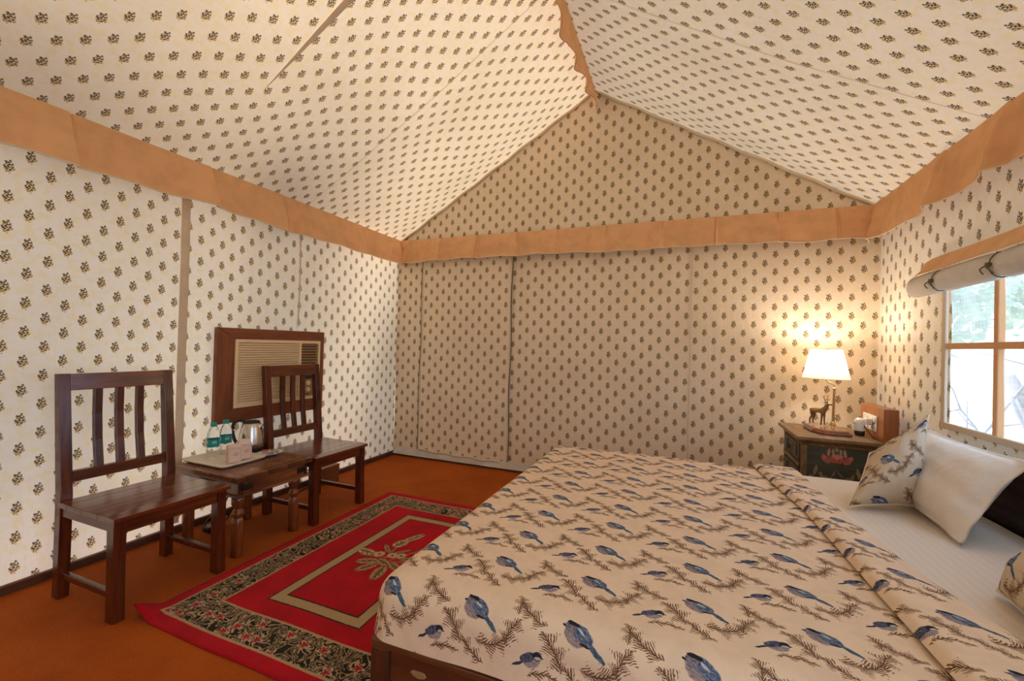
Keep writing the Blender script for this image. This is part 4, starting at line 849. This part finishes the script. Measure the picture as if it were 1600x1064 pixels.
bb('foot_rail_cap', (BX0, BY0 + 0.086, RAIL - 0.022), (BX0 + 0.085, BY1 - 0.086, RAIL), 'bed_y', 0.005); bb('foot_board', (BX0 + 0.012, BY0 + 0.055, 0.165), (BX0 + 0.042, BY1 - 0.055, RAIL - 0.022), 'bed_y')
bb('slat_deck', (BX0 + 0.085, BY0 + 0.086, RAIL - 0.045), (BX1 - 0.06, BY1 - 0.086, RAIL - 0.012), 'bed_y', 0)
bm = bmesh.new(); rad = [0.022, 0.020, 0.014, 0.011, 0.013, 0.018, 0.021, 0.016, 0.013, 0.015, 0.014, 0.019]
loft(bm, [[(r * k * 1.15 * math.cos(i * PI / 6), yy, r * k * 0.75 * math.sin(i * PI / 6)) for i, r in enumerate(rad)] for k, yy in ((1.0, 0.001), (0.9, -0.001))])
link('wax_patch', bm_me(bm), simple('pale_filler_patch', (0.34, 0.20, 0.085), 0.6, var=0.35), bed, (2.105 - ox, BY0 + 0.011 - oy, 0.275))
bb('headboard', (BX1 - 0.005, BY0, 0.05), (BX1 + 0.028, BY1, 0.705), 'headboard', 0.005); bb('headboard_cap', (BX1 - 0.012, BY0 - 0.01, 0.705), (BX1 + 0.032, BY1 + 0.01, 0.735), 'headboard', 0.006)
# mattress + sheet + spread
MT = 0.488
bm = bmesh.new(); loft(bm, [rrect(0.915, 0.80, 0.05, RAIL + 0.002), rrect(0.94, 0.825, 0.06, RAIL + 0.03), rrect(0.94, 0.825, 0.06, MT - 0.03), rrect(0.915, 0.80, 0.05, MT)])
mcx, mcy = 2.965, 1.885
tag(link('mattress', bm_me(bm), 'sheet', None, (mcx, mcy, 0), smooth=False, bevel=0), 'thick mattress dressed in white striped sheet', 'mattress')
MX0, MX1, MY0, MY1 = 2.015, 3.915, 1.040, 2.735      # outline on top, where the cover begins to turn down
def drape(xa, xb, zt, rad, dmax, nx, ny, ripple=0.004, seed=0.0, rightdrop=False, edge=None):
    """cloth over the mattress: arc-length coordinates (a along x from foot, b along y from near side)"""
    ex = dmax; A0, A1 = -ex, xb - MX0; B0, B1 = -ex, (MY1 - MY0) + ex
    def f(u, v):
        b = B0 + v * (B1 - B0); a1 = A1
        yv = MY0 + min(max(b, 0), MY1 - MY0)
        if edge: a1 = edge(yv) - MX0
        a = A0 + u * (a1 - A0)
        oxv = min(a, 0); oyv = b if b < 0 else (b - (MY1 - MY0) if b > MY1 - MY0 else 0)
        x = MX0 + max(a, 0); y = MY0 + min(max(b, 0), MY1 - MY0); t = math.hypot(oxv, oyv)
        z = zt + ripple * (N(x * 3 + seed, y * 3, 1) + 0.5 * N(x * 8, y * 8, seed))
        z += 0.006 * math.sin(min(1, (x - MX0) / 1.0) * PI)
        if t > 0:
            dx, dy = oxv / t, oyv / t; t = min(t, dmax); arc = rad * PI / 2
            if t < arc: th = t / rad; h, dz = rad * math.sin(th), rad * (1 - math.cos(th))
            else: h, dz = rad + (t - arc) * 0.10 + 0.008 * N(x * 5, y * 5, t * 6), rad + (t - arc)
            x += dx * h; y += dy * h; z -= dz
        return (x, y, z)
    def uvf(u, v):
        b = B0 + v * (B1 - B0); a1 = A1
        if edge: a1 = edge(MY0 + min(max(b, 0), MY1 - MY0)) - MX0
        return (MX0 + A0 + u * (a1 - A0), MY0 + b)
    return f, uvf, grid(nx, ny, f, uvf)
# the sheet lies over the mattress head end
fs_, us_, me = drape(0, MX1, MT + 0.004, 0.05, 0.11, 60, 60, 0.003, 3.0)
me = grid(40, 60, lambda u, v: fs_(0.55 + 0.45 * u, v), lambda u, v: us_(0.55 + 0.45 * u, v))
tag(link('bed_sheet', me, 'sheet', None, smooth=True), 'white satin-stripe sheet showing at the head of the bed', 'sheet')
def lerp_tab(tab, y):
    if y <= tab[0][0]: (y0, x0), (y1, x1) = tab[0], tab[1]
    else:
        for (y0, x0), (y1, x1) in zip(tab, tab[1:]):
            if y <= y1: break
    return x0 + (x1 - x0) * (y - y0) / (y1 - y0)
crease = lambda y: lerp_tab([(1.0, 3.525), (1.34, 3.462), (1.57, 3.402), (2.01, 3.350), (2.80, 3.328)], y)
free = lambda y: lerp_tab([(1.0, 3.262), (1.37, 3.243), (2.07, 3.212), (2.78, 3.118)], y)
PHU, PHV = -2.268, -1.185       # print phase
f1, u1, me = drape(0, 3.4, MT + 0.012, 0.075, 0.200, 150, 140, 0.004, 0.0, edge=crease)
sp = tag(empty('bedspread', (2.7, 1.885, MT)), 'beige bedspread printed with blue birds and pine sprigs', 'bedspread')
me = grid(150, 140, lambda u, v: tuple(Vector(f1(u, v)) - Vector((2.7, 1.885, MT))), lambda u, v: (u1(u, v)[0] + PHU, u1(u, v)[1] + PHV))
link('spread_cloth', me, 'birds', sp, smooth=True)
def flap(u, v):      # u: 0 crease .. 1 free end
    b = -0.16 + v * (MY1 - MY0 + 0.30); y = MY0 + min(max(b, -0.02), MY1 - MY0 + 0.02); xc, xf = crease(y), free(y); x = xc + (xf - xc) * u
    z = MT + 0.042 + 0.006 * N(x * 6, y * 3, 4) - 0.018 * abs(2 * u - 1) ** 8
    if u < 0.001: z = MT + 0.016; x += 0.004
    if u > 0.999: z = MT + 0.018 + 0.002; x -= 0.002
    yy = MY0 + b
    if b < 0:
        t = -b; r = 0.08; th = min(t / r, PI / 2); yy = MY0 - r * math.sin(th); z -= r * (1 - math.cos(th)) + max(0, t - r * PI / 2)
    elif b > MY1 - MY0:
        t = b - (MY1 - MY0); r = 0.08; th = min(t / r, PI / 2); yy = MY1 + r * math.sin(th); z -= r * (1 - math.cos(th)) + max(0, t - r * PI / 2)
    return (x - 2.7, yy - 1.885, z - MT)
link('turned_back_flap', grid(24, 110, flap, lambda u, v: (-(u * 0.23) + PHU + 3.42, MY0 - 0.16 + v * (MY1 - MY0 + 0.3) + PHV + 0.04)), 'birds', sp, smooth=True)

# pillows
def pillow(name, corners, thick, mat, label, flange=0.0, uvk=1.0, seed=0.0, nseg=36, uvo=(0, 0), side=1, group=None):
    """corners: bottom-far, bottom-near, top-near, top-far (world); the face bulges to the given side"""
    c = [Vector(q) for q in corners]; base = sum(c, Vector()) / 4; base.z = min(q.z for q in c)
    nrm = ((c[1] - c[0]).cross(c[3] - c[0]) + (c[2] - c[1]).cross(c[3] - c[2])).normalized()
    w_, h_ = (c[1] - c[0]).length, (c[3] - c[0]).length
    bm = bmesh.new(); ulr = bm.loops.layers.uv.new('UVMap'); V = {}
    def pt(i, j, s):
        u = -1 + 2 * i / nseg; v = -1 + 2 * j / nseg; k = 1 - flange
        uu, vv = min(1, abs(u) / k), min(1, abs(v) / k)
        th = thick * ((1 - uu ** 2.6) * (1 - vv ** 2.6)) ** 0.62
        pu = u * (1 - 0.09 * (1 - v * v) * abs(u) ** 3); pv = v * (1 - 0.09 * (1 - u * u) * abs(v) ** 3)
        a, b = (pu + 1) / 2 + 0.010 * N(v * 3, seed, u), (pv + 1) / 2 + 0.010 * N(u * 3, seed, v)
        p = (c[0] * (1 - a) + c[1] * a) * (1 - b) + (c[3] * (1 - a) + c[2] * a) * b
        wob = 0.010 * N(u * 2.2 + seed, v * 2.2, seed) * (abs(u) ** 4 + abs(v) ** 4)
        fold = 0.010 * N(u * 3.0 + seed, v * 3.0, s * 2 + seed) * (th / thick) + 0.005 * N(u * 9 + seed, v * 4, s) * (abs(u) ** 2 + abs(v) ** 2) * 0.7
        return p + nrm * (s * (th * 0.5 + fold * (1 if th > 0.004 else 0)) + wob) - base
    for i in range(nseg + 1):
        for j in range(nseg + 1):
            edge = i in (0, nseg) or j in (0, nseg)
            V[i, j, 1] = bm.verts.new((pt(i, j, 1) + pt(i, j, -1)) / 2 if edge else pt(i, j, 1) + nrm * 0.0012)
            V[i, j, -1] = V[i, j, 1] if edge else bm.verts.new(pt(i, j, -1) - nrm * 0.0012)
    for s in (1, -1):
        for i in range(nseg):
            for j in range(nseg):
                q = [(i, j), (i + 1, j), (i + 1, j + 1), (i, j + 1)]; q = q if s > 0 else q[::-1]
                f = bm.faces.new([V[a, b, s] for a, b in q]); f.smooth = True
                for l, (a, b) in zip(f.loops, q): l[ulr].uv = ((a / nseg - 0.5) * w_ * uvk + uvo[0], (b / nseg - 0.5) * h_ * uvk + uvo[1])
    me = bpy.data.meshes.new(name); bm.to_mesh(me)
    root = tag(empty(name, base), label, 'pillow', group)
    link('pillow_case', me, mat, root)
    if not flange:       # corded seam
        b2 = bmesh.new(); ring = [(i, 0) for i in range(nseg)] + [(nseg, j) for j in range(nseg)] + [(i, nseg) for i in range(nseg, 0, -1)] + [(0, j) for j in range(nseg, -1, -1)]
        tube(b2, [V[i, j, 1].co.copy() for i, j in ring], 0.0035, 6); link('seam_cord', bm_me(b2), 'piping', root, smooth=True)
    bm.free(); return root
pillow('sleeping_pillow', [(3.640, 2.62, 0.506), (3.640, 1.955, 0.503), (3.868, 2.035, 0.800), (3.868, 2.735, 0.800)], 0.15, 'pillow_white', 'large white pillow propped against the headboard under the window', 0.10, seed=2.0)
pillow('bird_cushion', [(3.395, 2.215, 0.508), (3.690, 2.320, 0.516), (3.722, 2.372, 0.905), (3.560, 2.490, 0.690)], 0.19, 'birds_cushion', 'bird-print cushion leaning on the white pillow near the lamp', 0.0, 1.0, seed=5.0, uvo=(0.02, -0.02))
pillow('bird_cushion', [(3.560, 1.62, 0.506), (3.490, 1.28, 0.506), (3.720, 1.24, 0.80), (3.760, 1.68, 0.77)], 0.12, 'birds_cushion', 'bird-print cushion at the right edge of the picture', 0.0, 1.0, seed=8.0, uvo=(0.11, 0.07))
pillow('sleeping_pillow', [(3.690, 1.80, 0.506), (3.680, 1.10, 0.506), (3.868, 1.12, 0.80), (3.868, 1.76, 0.80)], 0.13, 'pillow_white', 'white pillow behind the cushion nearest the camera', 0.10, seed=12.0)

# ------------------------------------------------------------------ painted bedside chest
NX0, NX1, NY0, NY1, NZ = 3.375, 3.790, 2.985, 3.520, 0.660
nsx, nsy = (NX0 + NX1) / 2, (NY0 + NY1) / 2
nsd = tag(empty('bedside_chest', (nsx, nsy, 0)), 'old green painted bedside chest with a red lotus on its side', 'chest')
def nb(name, lo, hi, mat, bev=0.003, par=None):
    return boxo(name, (lo[0] - nsx, lo[1] - nsy, lo[2]), (hi[0] - nsx, hi[1] - nsy, hi[2]), mat, par or nsd, bev)
hx, hy = (NX1 - NX0) / 2, (NY1 - NY0) / 2
bm = bmesh.new(); loft(bm, [rrect(hx - 0.030, hy - 0.030, 0.004, NZ - 0.052, 2), rrect(hx - 0.026, hy - 0.026, 0.004, NZ - 0.040, 2), rrect(hx - 0.006, hy - 0.006, 0.004, NZ - 0.024, 2), rrect(hx, hy, 0.004, NZ - 0.018, 2), rrect(hx, hy, 0.004, NZ - 0.003, 2), rrect(hx - 0.003, hy - 0.003, 0.004, NZ, 2)]); link('top', bm_me(bm), 'chest_wood', nsd)
a0, a1, c0, c1 = NX0 + 0.032, NX1 - 0.032, NY0 + 0.032, NY1 - 0.032
nb('carcase', (a0 + 0.006, c0 + 0.006, 0.06), (a1, c1, NZ - 0.052), 'chest_green', 0)
for x in (a0, a1 - 0.028):
    for y in (c0, c1 - 0.028): nb('corner_post', (x, y, 0), (x + 0.028, y + 0.028, NZ - 0.050), 'chest_wood')
nb('side_rail', (a0 + 0.028, c0 + 0.001, 0.06), (a1 - 0.028, c0 + 0.014, 0.10), 'chest_wood')
lw, lh = a1 - a0 - 0.056, NZ - 0.052 - 0.10
me = grid(1, 1, lambda u, v: ((u - 0.5) * lw, 0, (v - 0.5) * lh), lambda u, v: ((u - 0.5) * lw * 0.92, (v - 0.5) * lh * 0.62 - 0.085 + 0.01))
pn = link('lotus_panel', me, 'lotus', nsd, ((a0 + a1) / 2 - nsx, c0 + 0.004 - nsy, 0.10 + lh / 2)); sd = pn.modifiers.new('thickness', 'SOLIDIFY'); sd.thickness = 0.004
for k, (z0, z1) in enumerate(((0.500, 0.598), (0.350, 0.455), (0.20, 0.31))):
    dr = nb('drawer', (a0 - 0.006, c0 + 0.036, z0), (a0 + 0.012, c1 - 0.036, z1), 'chest_green', 0.003)
    for q in (-1, 1):
        bm = bmesh.new(); add_box(bm, (-0.011, q * (c1 - c0 - 0.072) * 0.30, 0), (0.004, 0.055, 0.060)); link('iron_plate', bm_me(bm), 'black', dr)
    bm = bmesh.new(); tube(bm, [(-0.016, -0.02, 0.01), (-0.024, -0.012, -0.012), (-0.024, 0.012, -0.012), (-0.016, 0.02, 0.01)], 0.003, 6); link('pull', bm_me(bm), 'black', dr)
    if k < 2: nb('drawer_rail', (a0 - 0.008, c0 + 0.028, z0 - 0.034), (a0 + 0.010, c1 - 0.028, z0 - 0.010), 'chest_wood')
bm = bmesh.new()
for k in range(14): add_box(bm, (a0 - 0.004 - nsx, c0 + 0.05 - nsy + k * 0.0285, 0.603), (0.005, 0.012, 0.018))
link('carved_dentils', bm_me(bm), 'chest_wood', nsd)

# plaque with lamp and stag
px_, py_ = 3.588, 3.275
pq = tag(empty('wooden_plaque', (px_, py_, NZ)), 'polished wooden base board under the lamp and stag', 'stand')
def hexr(k, z): return [(x * k, y * (1 - (1 - k) * 0.6), z) for x, y in ((-0.095, -0.090), (-0.050, -0.175), (0.090, -0.175), (0.100, -0.150), (0.100, 0.150), (-0.06, 0.165), (-0.095, 0.10))]
bm = bmesh.new(); loft(bm, [hexr(1.0, 0.001), hexr(1.0, 0.012), hexr(0.93, 0.020)]); link('lower_board', bm_me(bm), 'plaque', pq)
bm = bmesh.new(); loft(bm, [hexr(0.88, 0.020), hexr(0.88, 0.024), hexr(0.80, 0.030)]); link('upper_board', bm_me(bm), 'plaque', pq)
BZ = NZ + 0.030
lp = tag(empty('table_lamp', (3.660, 3.385, BZ)), 'brass bedside lamp with a lit cream pleated shade', 'lamp')
link('lamp_foot', bm_me(lathe([(0.018, 0), (0.018, 0.004), (0.012, 0.010), (0.013, 0.014), (0.009, 0.020)], 20)), 'brass', lp, smooth=True)
bm = bmesh.new(); tube(bm, [(0, 0, 0.015), (0.002, 0, 0.14), (0.004, 0, 0.235)], [0.0085, 0.0075, 0.007], 4); link('lamp_stem', bm_me(bm), 'brass', lp)
bm = bmesh.new(); tube(bm, spline([(0.004, 0, 0.235), (0.006, 0, 0.252), (-0.010, 0, 0.270), (-0.028, 0, 0.276), (-0.042, 0, 0.292), (-0.044, 0, 0.330), (-0.044, 0, 0.370)], 6), 0.004, 8); link('swan_neck', bm_me(bm), 'brass', lp, smooth=True)
link('collar', bm_me(lathe([(0.010, 0.232), (0.012, 0.236), (0.010, 0.242)], 16)), 'brass', lp, (0.004, 0, 0), smooth=True)
link('bulb_socket', bm_me(lathe([(0.012, 0.345), (0.013, 0.350), (0.013, 0.385), (0.010, 0.39)], 16)), 'brass', lp, (-0.044, 0, 0), smooth=True)
link('bulb', bm_me(lathe([(0.009, 0.39), (0.018, 0.405), (0.021, 0.418), (0.016, 0.432), (0.003, 0.438)], 16)), 'bulb', lp, (-0.044, 0, 0), smooth=True)
def shp(u, v):
    a = u * 2 * PI; sq = 1.0 / max(abs(math.cos(a)), abs(math.sin(a))); k = 1 + 0.0 * sq
    r = 0.130 - 0.045 * v + 0.0010 * math.cos(a * 60); return (-0.044 + r * math.cos(a) * k, r * math.sin(a), 0.300 + v * 0.190)
link('lamp_shade', grid(180, 6, shp), 'shade', lp, smooth=True)
for v, r in ((0.0, 0.1305), (1.0, 0.0855)):
    bm = bmesh.new(); tube(bm, [(-0.044 + r * math.cos(2 * PI * k / 40), r * math.sin(2 * PI * k / 40), 0.300 + v * 0.19) for k in range(41)], 0.0022, 6); link('shade_rim', bm_me(bm), 'piping', lp, smooth=True)
bm = bmesh.new()
for k in range(3): tube(bm, [(-0.044, 0, 0.445), (-0.044 + 0.086 * math.cos(k * 2.094), 0.086 * math.sin(k * 2.094), 0.487)], 0.0014, 5)
link('shade_spider', bm_me(bm), 'brass', lp)
ld_ = bpy.data.lights.new('lamp_glow', 'POINT'); ld_.energy = 6.5; ld_.color = (1.0, 0.86, 0.72); ld_.shadow_soft_size = 0.03
lo = bpy.data.objects.new('lamp_glow', ld_); C.objects.link(lo); lo.parent = lp; lo.location = (-0.044, 0, 0.462)

# bronze stag: one continuous skinned body, antlers as parts
st = tag(empty('stag_figurine', (3.555, 3.300, BZ), math.radians(-38)), 'small bronze stag figurine standing beside the lamp', 'figurine')
def skin_obj(name, verts, edges, radii, mat, parent, root=0, sub=2):
    me = bpy.data.meshes.new(name); me.from_pydata(verts, edges, []); o = link(name, me, mat, parent)
    md = o.modifiers.new('skin', 'SKIN'); md.use_smooth_shade = True
    for i, r in enumerate(radii):
        sv = me.skin_vertices[0].data[i]; sv.radius = (r, r) if not isinstance(r, tuple) else r; sv.use_root = (i == root)
    if sub: o.modifiers.new('sub', 'SUBSURF').render_levels = sub; o.modifiers['sub'].levels = sub
    return o
k = 1.0
sv = [(0.0, 0, 0.098), (0.030, 0, 0.100), (-0.030, 0, 0.100), (0.046, 0, 0.122), (0.054, 0, 0.143), (0.070, 0, 0.145), (0.080, 0, 0.138),      # barrel, chest, rump, neck, head, muzzle
      (0.030, 0.013, 0.082), (0.031, 0.014, 0.048), (0.033, 0.014, 0.0055), (0.030, -0.013, 0.082), (0.028, -0.014, 0.048), (0.024, -0.014, 0.0055),
      (-0.032, 0.013, 0.084), (-0.024, 0.015, 0.062), (-0.036, 0.015, 0.036), (-0.033, 0.015, 0.0055), (-0.032, -0.013, 0.084), (-0.026, -0.015, 0.062), (-0.040, -0.015, 0.036), (-0.038, -0.015, 0.0055), (-0.043, 0, 0.104), (-0.047, 0, 0.092)]
se = [(0, 1), (0, 2), (1, 3), (3, 4), (4, 5), (5, 6), (1, 7), (7, 8), (8, 9), (1, 10), (10, 11), (11, 12), (2, 13), (13, 14), (14, 15), (15, 16), (2, 17), (17, 18), (18, 19), (19, 20), (2, 21), (21, 22)]
sr = [0.015, 0.018, 0.017, 0.0115, 0.010, 0.0075, 0.005, 0.009, 0.0048, 0.0042, 0.009, 0.0048, 0.0042, 0.011, 0.0075, 0.0048, 0.0042, 0.011, 0.0075, 0.0048, 0.0042, 0.006, 0.003]
skin_obj('body', sv, se, sr, 'bronze', st)
for s in (-1, 1):
    bm = bmesh.new(); tube(bm, spline([(0.053, s * 0.005, 0.150), (0.046, s * 0.016, 0.168), (0.044, s * 0.024, 0.186), (0.052, s * 0.022, 0.202)], 5), [0.0030 - 0.00013 * i for i in range(16)], 6)
    tube(bm, [(0.047, s * 0.015, 0.166), (0.058, s * 0.020, 0.178)], [0.0022, 0.001], 5); tube(bm, [(0.044, s * 0.023, 0.184), (0.034, s * 0.027, 0.196)], [0.002, 0.001], 5); link('antler', bm_me(bm), 'bronze', st, smooth=True)
    bm = bmesh.new(); tube(bm, [(0.048, s * 0.007, 0.149), (0.044, s * 0.016, 0.152), (0.041, s * 0.022, 0.150)], [0.0025, 0.0045, 0.001], 6); link('ear', bm_me(bm), 'bronze', st, smooth=True)

# ------------------------------------------------------------------ switch board and plug-in
sb = tag(empty('switch_board', (3.872, 3.29, 0)), 'upright orange wooden switch board beside the chest', 'switch board')
boxo('board', (-0.042, -0.175, 0.0), (0.030, 0.175, 0.838), 'box_wood', sb, 0.003)
boxo('switch_plate', (-0.048, -0.090, 0.690), (-0.042, 0.115, 0.785), 'white', sb, 0.003)
for k in range(4): boxo('switch', (-0.053, -0.078 + 0.036 * k, 0.745), (-0.048, -0.078 + 0.036 * k + 0.026, 0.772), 'white', sb, 0.002)
for k in range(2): link('socket', bm_me(lathe([(0.016, 0), (0.016, 0.003), (0.012, 0.003), (0.011, 0.0005)], 18)), 'white', sb, (-0.0485, -0.045 + 0.09 * k, 0.716), (0, -PI / 2, 0))
pg = tag(empty('plug_adaptor', (3.819, 3.255, 0.745)), 'white plug pushed into the wooden switch board', 'plug')
boxo('plug_body', (-0.034, -0.024, -0.020), (0.0, 0.026, 0.020), 'white', pg, 0.006); boxo('plug_collar', (-0.048, -0.014, -0.012), (-0.034, 0.016, 0.012), 'white', pg, 0.004)
rp = tag(empty('vaporiser', (3.745, 3.205, 0.664)), 'white domed plug-in vaporiser with a dark base beside the plug', 'vaporiser')
link('dome', bm_me(lathe([(0.026, 0.028), (0.028, 0.034), (0.028, 0.075), (0.025, 0.092), (0.015, 0.103), (0.0, 0.106)], 24, False)), 'white', rp, smooth=True)
link('liquid_flask', bm_me(lathe([(0.023, 0.0), (0.026, 0.004), (0.026, 0.026), (0.022, 0.030)], 24)), 'black', rp, smooth=True)
boxo('vent_slit', (-0.0285, -0.012, 0.070), (-0.0265, 0.012, 0.074), 'black', rp, 0)
cord('power_cord', [(3.772, 3.253, 0.745), (3.756, 3.215, 0.74), (3.765, 3.165, 0.71), (3.80, 3.06, 0.60), (3.815, 3.0, 0.40), (3.82, 2.98, 0.02)], 0.003, 'black', None, pg)
